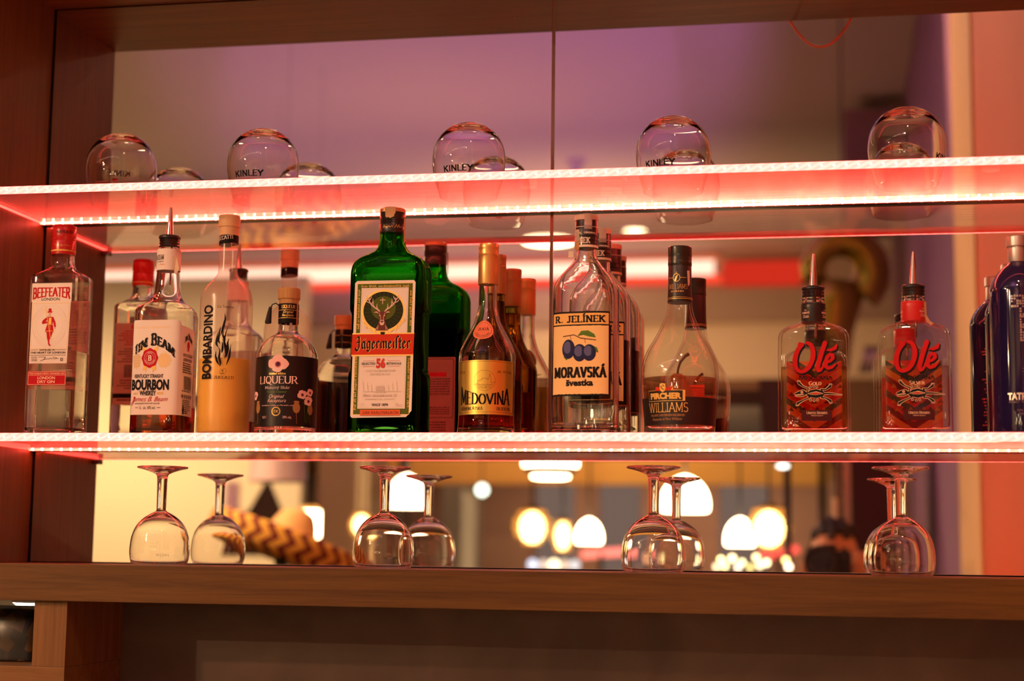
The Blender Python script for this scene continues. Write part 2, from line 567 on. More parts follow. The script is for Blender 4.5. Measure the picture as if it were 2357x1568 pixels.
def stroke_glyphs(text, table, nib, serif=0.0, st=.06, track=0.0, caps_small=None):
    """convex pieces for a line of text at cap height 1, and its width"""
    P = []
    x = 0.0
    for i, ch in enumerate(text):
        sc = 1.0
        g = ch
        if caps_small and ch.islower() and ch.upper() in table:
            g = ch.upper(); sc = caps_small
        if g not in table:
            g = g.upper() if g.upper() in table else ' '
        w, strokes = table[g]
        for stx in strokes:
            pts = [(x + p[0] * sc, p[1] * sc) for p in stx]
            for a, b in zip(pts, pts[1:]):
                P.append(hull([(a[0] + q[0], a[1] + q[1]) for q in nib] + [(b[0] + q[0], b[1] + q[1]) for q in nib]))
            if serif > 0 and len(pts) >= 2:
                for e, o in ((pts[0], pts[1]), (pts[-1], pts[-2])):
                    near = min(abs(e[1]), abs(e[1] - sc))
                    if near < .02 and abs(e[1] - o[1]) > .12:
                        yy = min(max(e[1], st / 2), sc - st / 2)
                        P.append([(e[0] - serif, yy - st / 2), (e[0] + serif, yy - st / 2), (e[0] + serif, yy + st / 2), (e[0] - serif, yy + st / 2)])
                    elif abs(e[1] - o[1]) < .02 and near < .02 and abs(e[0] - o[0]) > .2 and g in 'EFLTZ' and e[0] > o[0]:
                        dy = -.22 if e[1] > .5 * sc else .22
                        P.append(hull([(e[0] - st / 2, e[1]), (e[0] + st / 2, e[1]), (e[0] + st / 2, e[1] + dy * sc), (e[0] - st / 2, e[1] + dy * sc)]))
        x += (w + track) * sc
    return P, x

class Art:
    def __init__(s, mats):
        s.mats = mats
        s.keys = list(mats)
        s.P = []          # (poly, colour index, layer)
        s.layer = 0
    def put(s, polys, c, layer=None):
        ci = s.keys.index(c)
        if layer is None:
            s.layer += 1
            layer = s.layer
        for p in polys:
            s.P.append((p, ci, layer))
        return s
    def rect(s, u0, v0, u1, v1, c, step=None):
        return s.put([[(u0, v0), (u1, v0), (u1, v1), (u0, v1)]], c)
    def frame(s, u0, v0, u1, v1, t, c):
        return s.put([[(u0, v0), (u1, v0), (u1, v0 + t), (u0, v0 + t)], [(u0, v1 - t), (u1, v1 - t), (u1, v1), (u0, v1)],
                      [(u0, v0 + t), (u0 + t, v0 + t), (u0 + t, v1 - t), (u0, v1 - t)], [(u1 - t, v0 + t), (u1, v0 + t), (u1, v1 - t), (u1 - t, v1 - t)]], c)
    def rrect(s, u0, v0, u1, v1, r, c):
        pts = []
        for cx, cy, a in ((u1 - r, v0 + r, -90), (u1 - r, v1 - r, 0), (u0 + r, v1 - r, 90), (u0 + r, v0 + r, 180)):
            pts += arc(cx, cy, r, r, a, a + 90, 5)
        return s.put([pts], c)
    def ell(s, cu, cv, ru, rv, c, n=28, wob=0, wd=0.0, layer=None):
        pts = []
        for i in range(n):
            a = 2 * PI * i / n
            k = 1 + (wd * math.cos(wob * a) if wob else 0)
            pts.append((cu + ru * k * math.cos(a), cv + rv * k * math.sin(a)))
        if wob:
            return s.put([[(cu, cv), pts[i], pts[(i + 1) % n]] for i in range(n)], c, layer)
        return s.put([pts], c, layer)
    def ring(s, cu, cv, ru, rv, t, c, n=36):
        o = [(cu + ru * math.cos(2 * PI * i / n), cv + rv * math.sin(2 * PI * i / n)) for i in range(n)]
        q = [(cu + (ru - t) * math.cos(2 * PI * i / n), cv + (rv - t) * math.sin(2 * PI * i / n)) for i in range(n)]
        return s.put([[o[i], o[(i + 1) % n], q[(i + 1) % n], q[i]] for i in range(n)], c)
    def poly(s, pts, c, layer=None):
        tri = tessellate_polygon([[Vector((p[0], p[1], 0)) for p in pts]])
        out = []
        for t in tri:
            p = [pts[i] for i in t]
            ar = (p[1][0] - p[0][0]) * (p[2][1] - p[0][1]) - (p[2][0] - p[0][0]) * (p[1][1] - p[0][1])
            out.append(p if ar > 0 else p[::-1])
        return s.put(out, c, layer)
    def pen(s, lines, w, c, h=None, ang=0.0, layer=None):
        nib = nib_poly(w, w if h is None else h, ang)
        if h is None:
            nib = [(w / 2 * math.cos(2 * PI * i / 8), w / 2 * math.sin(2 * PI * i / 8)) for i in range(8)]
        out = []
        for L in lines:
            for a, b in zip(L, L[1:]):
                out.append(hull([(a[0] + q[0], a[1] + q[1]) for q in nib] + [(b[0] + q[0], b[1] + q[1]) for q in nib]))
        return s.put(out, c, layer)
    def brush(s, pts, widths, c, layer=None):
        """tapered stroke"""
        out = []
        for (a, wa), (b, wb) in zip(zip(pts, widths), zip(pts[1:], widths[1:])):
            q = []
            for (x, y), w in ((a, wa), (b, wb)):
                q += [(x + w / 2 * math.cos(2 * PI * i / 8), y + w / 2 * math.sin(2 * PI * i / 8)) for i in range(8)]
            out.append(hull(q))
        return s.put(out, c, layer)
    def text(s, t, u0, u1, v, ch, c, style='sans', bold=0.0, shear=0.0, rot=0.0, warp=None, layer=None, small=None):
        """text filling u0..u1 with its baseline at v and capital height ch; rot turns it about (u0, v)"""
        if style == 'sans':
            tr = font_tris(t, bold, shear)
            if not tr:
                return s
            H = max(p[1] for q in font_tris('H', bold) for p in q)
            xs = [p[0] for q in tr for p in q]
            x0, x1 = min(xs), max(xs)
            P = [[((p[0] - x0) / (x1 - x0), p[1] / H) for p in q] for q in tr]
        else:
            if style == 'serif': P, w = stroke_glyphs(t, CAP, nib_poly(.13 + bold, .05, 0), .12, .045, .02, small)
            elif style == 'slab': P, w = stroke_glyphs(t, CAP, nib_poly(.20 + bold, .12, 0), .20, .13, .13, small)
            elif style == 'wide': P, w = stroke_glyphs(t, CAP, nib_poly(.16 + bold, .14, 0), 0, .1, .06, small)
            elif style == 'black': P, w = stroke_glyphs(t, BLK, nib_poly(.135 + bold, .035, math.radians(42)), 0, 0, .02)
            xs = [p[0] for q in P for p in q]
            x0, x1 = min(xs), max(xs)
            P = [[((p[0] - x0) / (x1 - x0) + shear * p[1] * ch / max(u1 - u0, 1e-6), p[1]) for p in q] for q in P]
        out = []
        ca, sa = math.cos(rot), math.sin(rot)
        for q in P:
            r = []
            for x, y in q:
                if warp:
                    x, y = warp(x, y)
                du, dv = x * (u1 - u0), y * ch
                r.append((u0 + du * ca - dv * sa, v + du * sa + dv * ca))
            out.append(r)
        return s.put(out, c, layer)
    def circ_text(s, t, cu, cv, r, ch, c, a0, a1, inside=False, bold=0.0, layer=None):
        """text along a circle from angle a0 to a1 (degrees)"""
        tr = font_tris(t, bold)
        H = max(p[1] for q in font_tris('H', bold) for p in q)
        xs = [p[0] for q in tr for p in q]
        x0, x1 = min(xs), max(xs)
        out = []
        for q in tr:
            pts = []
            for p in q:
                f = (p[0] - x0) / (x1 - x0)
                a = math.radians(a0 + (a1 - a0) * f)
                rr = r + (p[1] / H * ch if not inside else -p[1] / H * ch)
                pts.append((cu + rr * math.cos(a), cv + rr * math.sin(a)))
            out.append(pts)
        return s.put(out, c, layer)
    def build(s, name, fmap, parent, step=None, lift=0.000015, label=None):
        V, F, M = [], [], []
        serial = 0
        for poly, ci, layer in s.P:
            serial = (serial + 1) % 24
            pieces = [poly]
            if step:
                us = [p[0] for p in poly]
                k0, k1 = math.floor(min(us) / step), math.floor((max(us) - 1e-9) / step)
                pieces = []
                for k in range(k0, k1 + 1):
                    q = clip(clip(poly, k * step, 1), (k + 1) * step, -1)
                    if len(q) >= 3:
                        pieces.append(q)
            for q in pieces:
                ar = sum(q[i][0] * q[(i + 1) % len(q)][1] - q[(i + 1) % len(q)][0] * q[i][1] for i in range(len(q)))
                if abs(ar) < 1e-12:
                    continue
                if ar < 0:
                    q = q[::-1]
                b = len(V)
                V += [fmap(p[0], p[1], layer * lift + serial * 5e-7) for p in q]
                F.append(tuple(range(b, b + len(q))))
                M.append(ci)
        o = add_mesh(name, V, F, [s.mats[k] for k in s.keys], parent, False, M)
        if label:
            o['label'] = label
        return o

def clip(poly, x, side):
    out = []
    n = len(poly)
    for i in range(n):
        a, b = poly[i], poly[(i + 1) % n]
        da, db = (a[0] - x) * side, (b[0] - x) * side
        if da >= 0:
            out.append(a)
        if (da > 0 and db < 0) or (da < 0 and db > 0):
            t = da / (da - db)
            out.append((x, a[1] + t * (b[1] - a[1])))
    return out

def flat_map(y, cx=0.0):
    return lambda u, v, k=0.0: (u + cx, y - k, v)

def back_map(y, cx=0.0):
    return lambda u, v, k=0.0: (cx - u, y + k, v)

def inner_map(y, cx=0.0):
    """print on the rear face meant to be seen from the front, through the bottle"""
    return lambda u, v, k=0.0: (cx + u, y - k, v)
# ------------------------------------------------------------------ the place: measures in metres
Z0 = 1.55                      # top of the wooden base plank above the floor
ZS = Z0 + 0.1925               # top of the lower glass shelf
ZU = Z0 + 0.5611               # top of the upper glass shelf
ZT = Z0 + 0.930                # underside of the top panel
DP = 0.243                     # depth of the niche
XR = 1.66                      # right end of the niche

def paper_thin(name, col):
    """paper that lets light through from behind"""
    if name in MATS: return MATS[name]
    m, nt, out = new_mat(name)
    d = node(nt, 'ShaderNodeBsdfDiffuse'); d.inputs[0].default_value = (*col, 1)
    t = node(nt, 'ShaderNodeBsdfTranslucent'); t.inputs[0].default_value = (*[min(1, x * 1.3) for x in col], 1)
    mx = node(nt, 'ShaderNodeMixShader'); mx.inputs[0].default_value = .55
    nt.links.new(d.outputs[0], mx.inputs[1]); nt.links.new(t.outputs[0], mx.inputs[2]); nt.links.new(mx.outputs[0], out.inputs[0])
    return m

# inks and coatings
INK = pbr('ink_black', (.008, .007, .008), .6, 0, 0, .12)
PAPER = pbr('paper_white', (.82, .77, .72), .6)
RED = pbr('ink_red', (.48, .006, .014), .4)
REDO = pbr('ink_vermilion', (.58, .042, .014), .45)
GOLD = pbr('gold_foil', (.92, .62, .18), .42, .55)
GOLDI = pbr('ink_gold', (.78, .52, .14), .45, .3)
GREENI = pbr('ink_green', (.085, .13, .018), .5)
DKGREEN = pbr('ink_dark_green', (.02, .028, .01), .45)
OCHRE = pbr('paper_ochre', (.86, .60, .27), .6)
PINK = pbr('ink_pink', (.86, .52, .50), .5)
GREY = pbr('ink_grey', (.42, .36, .33), .6)
LGREY = pbr('ink_light_grey', (.62, .55, .50), .6)
BLUE = pbr('ink_plum_blue', (.018, .02, .07), .35)
BLUEL = pbr('ink_plum_light', (.10, .11, .24), .35)
BROWN = pbr('ink_brown', (.16, .055, .025), .55)
LEAF = pbr('ink_leaf', (.10, .20, .03), .5)
WHITE = pbr('ink_white', (.85, .82, .80), .5)
TEALI = pbr('ink_slate_green', (.06, .10, .075), .5)
MAROON = pbr('ink_maroon', (.20, .012, .015), .5)
ORANGE = pbr('ink_orange', (.62, .20, .03), .5)

GLASS = glass('clear_glass', (.985, .985, .98), 1.5)
GLASSG = glass('green_glass', (.14, .60, .09), 1.5)
GLASSD = glass('dark_olive_glass', (.72, .72, .42), 1.5)
WATER = glass('clear_spirit', (.99, .985, .97), 1.34)
AMBER = glass('amber_spirit', (.72, .22, .035), 1.36)
MEADL = glass('mead', (.80, .16, .03), 1.36)
MEADD = glass('dark_mead', (.82, .40, .06), 1.36)
TEQUG = glass('golden_spirit', (.97, .84, .58), 1.36)
DARKL = glass('dark_herb_spirit', (.05, .05, .02), 1.36)
THINB = thin_glass('thin_bottle_glass', (.97, .965, .955))
GOLDT = thin_glass('golden_spirit_body', (.93, .70, .40))
SILVT = thin_glass('pale_spirit_body', (.96, .88, .78))
ROSET = thin_glass('rosy_spirit_body', (.93, .74, .66))
ROSE = glass('rosy_spirit', (.98, .90, .86), 1.36)
METAL = pbr('polished_steel', (.72, .68, .66), .16, 1.0)
ALU = pbr('brushed_aluminium', (.62, .58, .56), .38, .85)
RUBBER = pbr('black_rubber', (.012, .011, .012), .4)
BLACKG = pbr('black_gloss_plastic', (.012, .010, .011), .22, 0, .4)

WOODX = wood('walnut_laminate_long', (.058, .025, .005), (.130, .060, .011), 'X', 1.0)
WOODZ = wood('walnut_laminate_tall', (.058, .025, .005), (.130, .060, .011), 'Z', 1.0)
OAKZ = wood('oak_laminate_tall', (.13, .060, .018), (.22, .112, .038), 'Z', 1.0)
OAKX = wood('oak_laminate_long', (.13, .060, .018), (.22, .112, .038), 'X', 1.0)

def slate():
    m, nt, out = new_mat('dark_slate')
    tc = node(nt, 'ShaderNodeTexCoord')
    n = node(nt, 'ShaderNodeTexNoise'); n.inputs['Scale'].default_value = 5; n.inputs['Detail'].default_value = 8; n.inputs['Distortion'].default_value = 1.4
    nt.links.new(tc.outputs['Object'], n.inputs['Vector'])
    cr = node(nt, 'ShaderNodeValToRGB')
    cr.color_ramp.elements[0].position = .3; cr.color_ramp.elements[0].color = (.085, .052, .040, 1)
    cr.color_ramp.elements[1].position = .7; cr.color_ramp.elements[1].color = (.140, .090, .070, 1)
    nt.links.new(n.outputs[0], cr.inputs[0])
    b = node(nt, 'ShaderNodeBsdfPrincipled'); b.inputs['Roughness'].default_value = .6
    bp = node(nt, 'ShaderNodeBump'); bp.inputs['Strength'].default_value = .35; bp.inputs['Distance'].default_value = .01
    nt.links.new(n.outputs[0], bp.inputs['Height']); nt.links.new(bp.outputs[0], b.inputs['Normal'])
    nt.links.new(cr.outputs[0], b.inputs['Base Color']); nt.links.new(b.outputs[0], out.inputs[0])
    return m
SLATE = slate()

def mirror_mat():
    m, nt, out = new_mat('silvered_mirror')
    g = node(nt, 'ShaderNodeBsdfGlossy'); g.inputs['Roughness'].default_value = 0.0
    g.inputs['Color'].default_value = (.90, .885, .86, 1)
    # fine dust specks and wiping streaks low on the glass
    tc = node(nt, 'ShaderNodeTexCoord')
    vo = node(nt, 'ShaderNodeTexVoronoi'); vo.inputs['Scale'].default_value = 55
    nt.links.new(tc.outputs['Object'], vo.inputs['Vector'])
    sp = math_node(nt, 'LESS_THAN', vo.outputs['Distance'], 0.032)
    nz = node(nt, 'ShaderNodeTexNoise'); nz.inputs['Scale'].default_value = 4.0
    nt.links.new(tc.outputs['Object'], nz.inputs['Vector'])
    keep = math_node(nt, 'GREATER_THAN', nz.outputs[0], 0.56)
    dust = math_node(nt, 'MULTIPLY', math_node(nt, 'MULTIPLY', sp, keep), 0.5)
    df = node(nt, 'ShaderNodeBsdfDiffuse'); df.inputs[0].default_value = (.8, .75, .7, 1)
    mx = node(nt, 'ShaderNodeMixShader')
    nt.links.new(dust, mx.inputs[0]); nt.links.new(g.outputs[0], mx.inputs[1]); nt.links.new(df.outputs[0], mx.inputs[2])
    nt.links.new(mx.outputs[0], out.inputs[0])
    return m
MIRROR = mirror_mat()

# ---- wooden bar unit
cab = thing('back_bar_unit', 'dark walnut back bar unit framing the mirror, with base plank and open cells below', 'shelving unit', (0, 0, 0))
MB().box(-.03, -DP, Z0, -.0005, .0, ZT + .05, .0008).build('side_panel', WOODZ, cab)
MB().box(-.06, -DP, ZT, XR + .03, .0, ZT + .05, .0008).build('top_panel', WOODX, cab)
MB().box(XR + .0005, -DP, Z0, XR + .03, .0, ZT, .0008).build('side_panel', WOODZ, cab)
MB().box(-.25, -DP, Z0 - .0535, XR + .03, .0, Z0, .0006).build('base_plank', WOODX, cab)
MB().box(.132, -DP + .010, Z0 - .149, .1838, -.036, Z0 - .0536, .0006).build('upright', OAKZ, cab)['label'] = 'paler oak upright'
MB().box(-.25, -DP + .010, Z0 - .205, .1838, -.0, Z0 - .1492, .0006).build('rail', OAKX, cab)['label'] = 'paler oak rail'
MB().box(.14, -DP + .014, Z0 - .4, .1837, -.0362, Z0 - .2052).build('upright', WOODZ, cab)
MB().box(.1700, -.036, Z0 - .4, XR + .03, -.02, Z0 - .0537).build('back_panel', SLATE, cab)['label'] = 'dark slate back panel'
MB().box(-.25, .02, Z0 - .149, .132, .03, Z0 - .0537).build('cell_back', pbr('cream_board', (.72, .60, .42), .6), cab)

# ---- mirror, two panes with a dark joint
XSEAM = .8585
def pane(x0, x1, z0, z1, label):
    t = thing('mirror_pane', label, 'mirror', ((x0 + x1) / 2, 0, z0))
    w = (x1 - x0) / 2
    h = z1 - z0
    MB().box(-w, .0005, 0, w, .0055, h, .0004).build('mirror_glass', MIRROR, t)
    MB().box(-w, .0057, 0, w, .009, h).build('backing', INK, t)
    return t
ZJ = ZS - .006
pane(.0035, XSEAM - .0024, ZJ + .0003, ZT - .0015, 'mirror pane left of the brown joint, above the lower glass shelf')
pane(XSEAM + .0024, XR - .002, ZJ + .0003, ZT - .0015, 'mirror pane right of the brown joint, above the lower glass shelf')
pane(.0035, XR - .002, Z0 + .0015, ZJ - .0003, 'long low mirror pane behind the upturned wine glasses')
tag(MB().box(XSEAM - .0022, .0012, ZJ, XSEAM + .0022, .006, ZT - .001).build('joint_strip', pbr('brown_joint', (.16, .07, .04), .5)), 'thin brown joint strip between the two mirror panes', 'strip')
o = MB().box(-.05, .0095, Z0 - .05, XR + .05, .02, ZT + .06).build('wall_back_board', pbr('black_board', (.01, .008, .008), .7)); structure(o, 'dark board behind the mirror')

# ---- glass shelves with light strips
def led_mat(name, base, dot, pitch, col, dcol, shift=0.0, dot_r=.0022):
    m, nt, out = new_mat(name)
    tc = node(nt, 'ShaderNodeTexCoord')
    sx = node(nt, 'ShaderNodeSeparateXYZ'); nt.links.new(tc.outputs['Object'], sx.inputs[0])
    ph = math_node(nt, 'FRACT', math_node(nt, 'DIVIDE', math_node(nt, 'ADD', sx.outputs[0], 10 + shift), pitch))
    d = math_node(nt, 'ABSOLUTE', math_node(nt, 'SUBTRACT', ph, .5))
    dx = math_node(nt, 'MULTIPLY', d, pitch)
    dz = math_node(nt, 'ABSOLUTE', sx.outputs[2])
    r = math_node(nt, 'SQRT', math_node(nt, 'ADD', math_node(nt, 'POWER', dx, 2), math_node(nt, 'POWER', dz, 2)))
    on = math_node(nt, 'LESS_THAN', r, dot_r)
    # twisted clear sleeve over the strip: slanting brighter and duller bands
    sl = math_node(nt, 'FRACT', math_node(nt, 'DIVIDE', math_node(nt, 'ADD', math_node(nt, 'SUBTRACT', sx.outputs[0], math_node(nt, 'MULTIPLY', sx.outputs[2], 2.0)), 10), .01667))
    band = math_node(nt, 'ADD', math_node(nt, 'MULTIPLY', math_node(nt, 'ABSOLUTE', math_node(nt, 'SUBTRACT', sl, .5)), .55), .80)
    e1 = node(nt, 'ShaderNodeEmission'); e1.inputs[0].default_value = (*col, 1)
    nt.links.new(math_node(nt, 'MULTIPLY', band, base), e1.inputs[1])
    e2 = node(nt, 'ShaderNodeEmission'); e2.inputs[0].default_value = (*dcol, 1); e2.inputs[1].default_value = dot
    mx = node(nt, 'ShaderNodeMixShader')
    nt.links.new(on, mx.inputs[0]); nt.links.new(e1.outputs[0], mx.inputs[1]); nt.links.new(e2.outputs[0], mx.inputs[2])
    nt.links.new(mx.outputs[0], out.inputs[0])
    return m
LEDF = led_mat('led_sleeve_front', LED_FRONT, LED_FRONT * 2.2, .01667, (1, .115, .09), (1, .14, .115), 0, .0016)
LEDB = led_mat('led_row_back', LED_BACK, LED_BACK * 6, .01667, (1, .060, .038), (1, .075, .05), .004)
LEDS = emit('led_row_side', (1, .05, .035), LED_SIDE)
CHAN = pbr('black_channel', (.012, .006, .006), .3)
BACKING = pbr('red_sleeve_back', (.50, .06, .04), .5)

def shelf_glass():
    m, nt, out = new_mat('edge_lit_shelf_glass')
    tr = node(nt, 'ShaderNodeBsdfTransparent'); tr.inputs[0].default_value = (.97, .96, .95, 1)
    gl = node(nt, 'ShaderNodeBsdfGlossy'); gl.inputs['Roughness'].default_value = .015
    mf = node(nt, 'ShaderNodeMixShader')
    nt.links.new(math_node(nt, 'MULTIPLY', schlick(nt, .03, 5.0), .8), mf.inputs[0])
    nt.links.new(tr.outputs[0], mf.inputs[1]); nt.links.new(gl.outputs[0], mf.inputs[2])
    nt.links.new(mf.outputs[0], out.inputs[0])
    # faint wiping scratches that catch the light
    vs = node(nt, 'ShaderNodeVolumeScatter')
    vs.inputs['Color'].default_value = (.97, .93, .9, 1)
    vs.inputs['Density'].default_value = SHELF_DENSITY
    vs.inputs['Anisotropy'].default_value = SHELF_G
    nt.links.new(vs.outputs[0], out.inputs['Volume'])
    return m
SHELFG = shelf_glass()

def scratch_mat():
    m, nt, out = new_mat('wiped_scratches')
    tc = node(nt, 'ShaderNodeTexCoord')
    mp = node(nt, 'ShaderNodeMapping'); mp.inputs['Scale'].default_value = (1.6, 70, 1); mp.inputs['Rotation'].default_value = (0, 0, .03)
    nt.links.new(tc.outputs['Object'], mp.inputs[0])
    n = node(nt, 'ShaderNodeTexNoise'); n.inputs['Scale'].default_value = 2.2; n.inputs['Detail'].default_value = 7; n.inputs['Roughness'].default_value = .75; n.inputs['Distortion'].default_value = .8
    nt.links.new(mp.outputs[0], n.inputs['Vector'])
    cr = node(nt, 'ShaderNodeValToRGB')
    cr.color_ramp.elements[0].position = .40; cr.color_ramp.elements[0].color = (.05, .05, .05, 1)
    cr.color_ramp.elements[1].position = .72; cr.color_ramp.elements[1].color = (.55, .55, .55, 1)
    nt.links.new(n.outputs[0], cr.inputs[0])
    tl = node(nt, 'ShaderNodeBsdfTranslucent'); tl.inputs[0].default_value = (.9, .85, .8, 1)
    tr = node(nt, 'ShaderNodeBsdfTransparent')
    mx = node(nt, 'ShaderNodeMixShader')
    nt.links.new(math_node(nt, 'MULTIPLY', cr.outputs[0], SCRATCH), mx.inputs[0])
    nt.links.new(tr.outputs[0], mx.inputs[1]); nt.links.new(tl.outputs[0], mx.inputs[2])
    nt.links.new(mx.outputs[0], out.inputs[0])
    return m
SCR = scratch_mat()

def shelf(zbot, thick, strip, edge, label):
    t = thing('glass_shelf', label, 'shelf', (0, 0, zbot))
    yb = -.016
    yf = -DP + .001
    MB().box(.0035, yf, .0005, XR - .001, yb, thick).build('glass_pane', SHELFG, t)
    MB().box(.006, yf + .004, thick * .55, XR - .004, yb - .002, thick * .55 + .0001).build('scratched_film', SCR, t)['label'] = 'fine wiping scratches in the glass'
    o = MB().box(.0, -.002, -strip / 2, XR, .002, strip / 2, .0008).build('light_strip', LEDF, t)
    o.location = (0, yf - .0032, strip / 2)
    o['label'] = 'glowing light strip along the front edge'
    MB().box(.0, yf - .0011, .0002, XR, yf - .0002, strip).build('strip_backing', BACKING, t)
    o = MB().box(.0, -.0015, -.0020, XR, .0015, .0020).build('light_strip', LEDB, t)
    o.location = (0, yb + .0018, .0024)
    o['label'] = 'row of red lights along the mirror edge'
    ld = bpy.data.lights.new('edge_beam', 'AREA'); ld.shape = 'RECTANGLE'; ld.size = XR - .012; ld.size_y = thick * .7; ld.energy = EDGE * edge; ld.color = (1, .055, .036); ld.spread = math.radians(EDGE_SPREAD)
    lo = bpy.data.objects.new('edge_beam', ld); COL.objects.link(lo); lo.parent = t; lo.location = (XR / 2, yb + .00015, thick / 2); lo.rotation_euler = (math.radians(-90), 0, 0)
    MB().box(.0006, yf + .002, .001, .0028, yb - .001, thick * .8).build('light_strip', LEDS, t)['label'] = 'red light strip along the left edge'
    MB().box(.0005, yb + .0038, -.0005, XR - .0005, -.0002, thick + .001).build('wall_channel', CHAN, t)
    MB().box(.0005, yf + .004, -.009, .013, yf + .022, -.0005, .001).build('bracket', CHAN, t)
    return t
shelf(ZS - .0121, .0121, .0121, .10, 'lower glass shelf glowing red, carrying the row of spirit bottles')
shelf(ZU - .0050, .0050, .0112, .52, 'upper glass shelf glowing red, carrying upturned balloon glasses')
# ------------------------------------------------------------------ helpers for closures
def screw_cap(name, z0, z1, r, mat, parent, knurl=44, top_mat=None, beads=2):
    h = z1 - z0
    rows = [(z0, r * .97), (z0 + .6, r)]
    for i in range(beads):
        a = z0 + h * (.22 + .13 * i)
        rows += [(a - .7, r), (a, r * .955), (a + .7, r)]
    rows += [(z1 - h * .36, r), (z1 - h * .34, r * .975), (z1 - 1.2, r * .975), (z1 - .3, r * .93), (z1, r * .84)]
    return lathe(name, rows, mat, parent, 48, 1, knurl, .022, (True, True), (z1 - h * .34, z1 - 1.2))

def threads(z0, z1, r, parent, mat):
    rows = []
    n = 26
    for i in range(n + 1):
        z = z0 + (z1 - z0) * i / n
        rows.append((z, r * (1 + .028 * math.sin(i / n * 2 * PI * 4.0))))
    rows += [(z1, r * .6), (z0, r * .6)]
    return lathe('threaded_mouth', rows, mat, parent, 48, 1, closed=(False, False))

def pourer(z0, z1, rc, parent, tube_down=0.0, lean=0.0):
    p = lathe('pourer', [(z0 - 12, rc * .72), (z0, rc * .74), (z0, rc), (z0 + 2.6, rc * 1.01), (z0 + 4.4, rc * .9), (z0 + 5.6, rc * .45)], RUBBER, parent, 40)
    h = z1 - z0
    s = MB()
    zs = [z0 + 4.5, z0 + h * .45, z0 + h * .8, z1]
    rs = [5.9, 4.4, 3.1, 1.9]
    s.tube([(lean * (z - z0) * MM, 0, z * MM) for z in zs], [r * MM for r in rs], 20)
    s.build('spout', METAL, p, True, math.radians(40))['label'] = 'tapered steel spout'
    if tube_down:
        MB().tube([(.003, .002, (z0 - 12) * MM), (.003, .002, (z0 - 12 - tube_down) * MM)], .0016, 8).build('air_tube', METAL, p, True)
    return p

def fake_lines(a, u0, u1, v0, v1, n, c, h=.6, seed=1):
    """lines of unreadably small print"""
    R = random.Random(seed)
    for i in range(n):
        v = v1 + (v0 - v1) * (i + .5) / n
        u = u0
        polys = []
        end = u0 + (u1 - u0) * R.uniform(.72, 1)
        while u < end:
            w = R.uniform(.0012, .0042)
            polys.append([(u, v), (min(u + w, end), v), (min(u + w, end), v + (v1 - v0) / n * h), (u, v + (v1 - v0) / n * h)])
            u += w + .0009
        a.put(polys, c, a.layer + 1)
    a.layer += 1

def barcode(a, u0, v0, u1, v1, c, seed=2):
    R = random.Random(seed)
    u = u0
    P = []
    while u < u1:
        w = R.choice((.0003, .0006, .0009))
        P.append([(u, v0), (u + w, v0), (u + w, v1), (u, v1)])
        u += w + R.choice((.0004, .0007))
    a.put(P, c)

def mm(*a):
    return [x * MM for x in a]

# ================================================================== 1 gin bottle
t = thing('gin_bottle', 'tall square clear gin bottle with red cap and white label, beside the left panel', 'bottle', (.1118, -.1533, ZS))
b = Body([(0, 37.5, 27.5, 8), (2, 39.8, 29.8, 9), (5, 40.5, 30.5, 10), (5, 40.5, 30.5, 10), (243, 40.5, 30.5, 10), (249, 39.3, 29.5, 9), (256, 29, 23, 5), (262, 21, 19, 3), (270, 18, 18, 2), (285, 17, 17, 2)])
shell_mesh('glass_body', b, .0034, .012, GLASS, t, 72)
fill_mesh('spirit', b, .0034, .012, .131, WATER, t, 72)
c = lathe('cap', [(284, 18.3), (288, 18.6), (288.6, 18.1), (291, 18.1), (291.5, 18.6), (304, 18.6), (306, 18.0), (308, 18.6), (310, 18.0), (312, 18.6), (324, 18.6), (326, 17.9), (328, 18.4), (330, 17.6), (331, 16)], pbr('red_cap', (.50, .012, .014), .28, 0, .3), t)
a = Art({'gold': GOLDI, 'black': INK, 'white': WHITE})
cm = Body([(0, 18.75), (400, 18.75)]).wrap(.3, .0)
a.put([[(i * .001, .2885), ((i + 1) * .001, .2885), ((i + 1) * .001, .2908), (i * .001, .2908)] for i in range(-59, 59)], 'gold')
a.text('BEEFEATER', -.004, .024, .3165, .004, 'black', 'wide', .04)
a.pen([[(-.008, .3), (-.002, .2945), (.006, .299), (.004, .2955), (.011, .298), (.016, .2965), (.02, .298)]], .0005, 'gold')
a.build('cap_print', cm, c, .0008)
fm = flat_map(-.0306)
a = Art({'paper': PAPER, 'red': RED, 'black': INK, 'gold': GOLDI, 'grey': LGREY, 'skin': pbr('ink_flesh', (.75, .42, .30), .6), 'line': pbr('ink_faint_line', (.70, .60, .54), .6)})
a.put([[mm(-34, 206.5), mm(32, 206.5), mm(32, 235.5), mm(-34, 235.5)], [mm(-33, 111), mm(29, 111), mm(31, 207), mm(-33, 207)]], 'paper')
for r in (34, 31.5, 29, 26, 22.5):
    a.ring(-.002, .170, min(r, 29) * MM * .98, r * MM * 1.0, .00035, 'line')
a.frame(-.0315, .1332, .0285, .2045, .0006, 'gold')
def bw(x, y):
    k = (2 * x - 1) ** 2
    return x, (y * (1 + .36 * k) - .36 * k) if True else y
a.text('BEEFEATER', -.0322, .0300, .2155, .0125, 'red', 'wide', .10, warp=bw)
a.text('LONDON', -.0175, .0125, .2085, .0042, 'black', 'sans', .02)
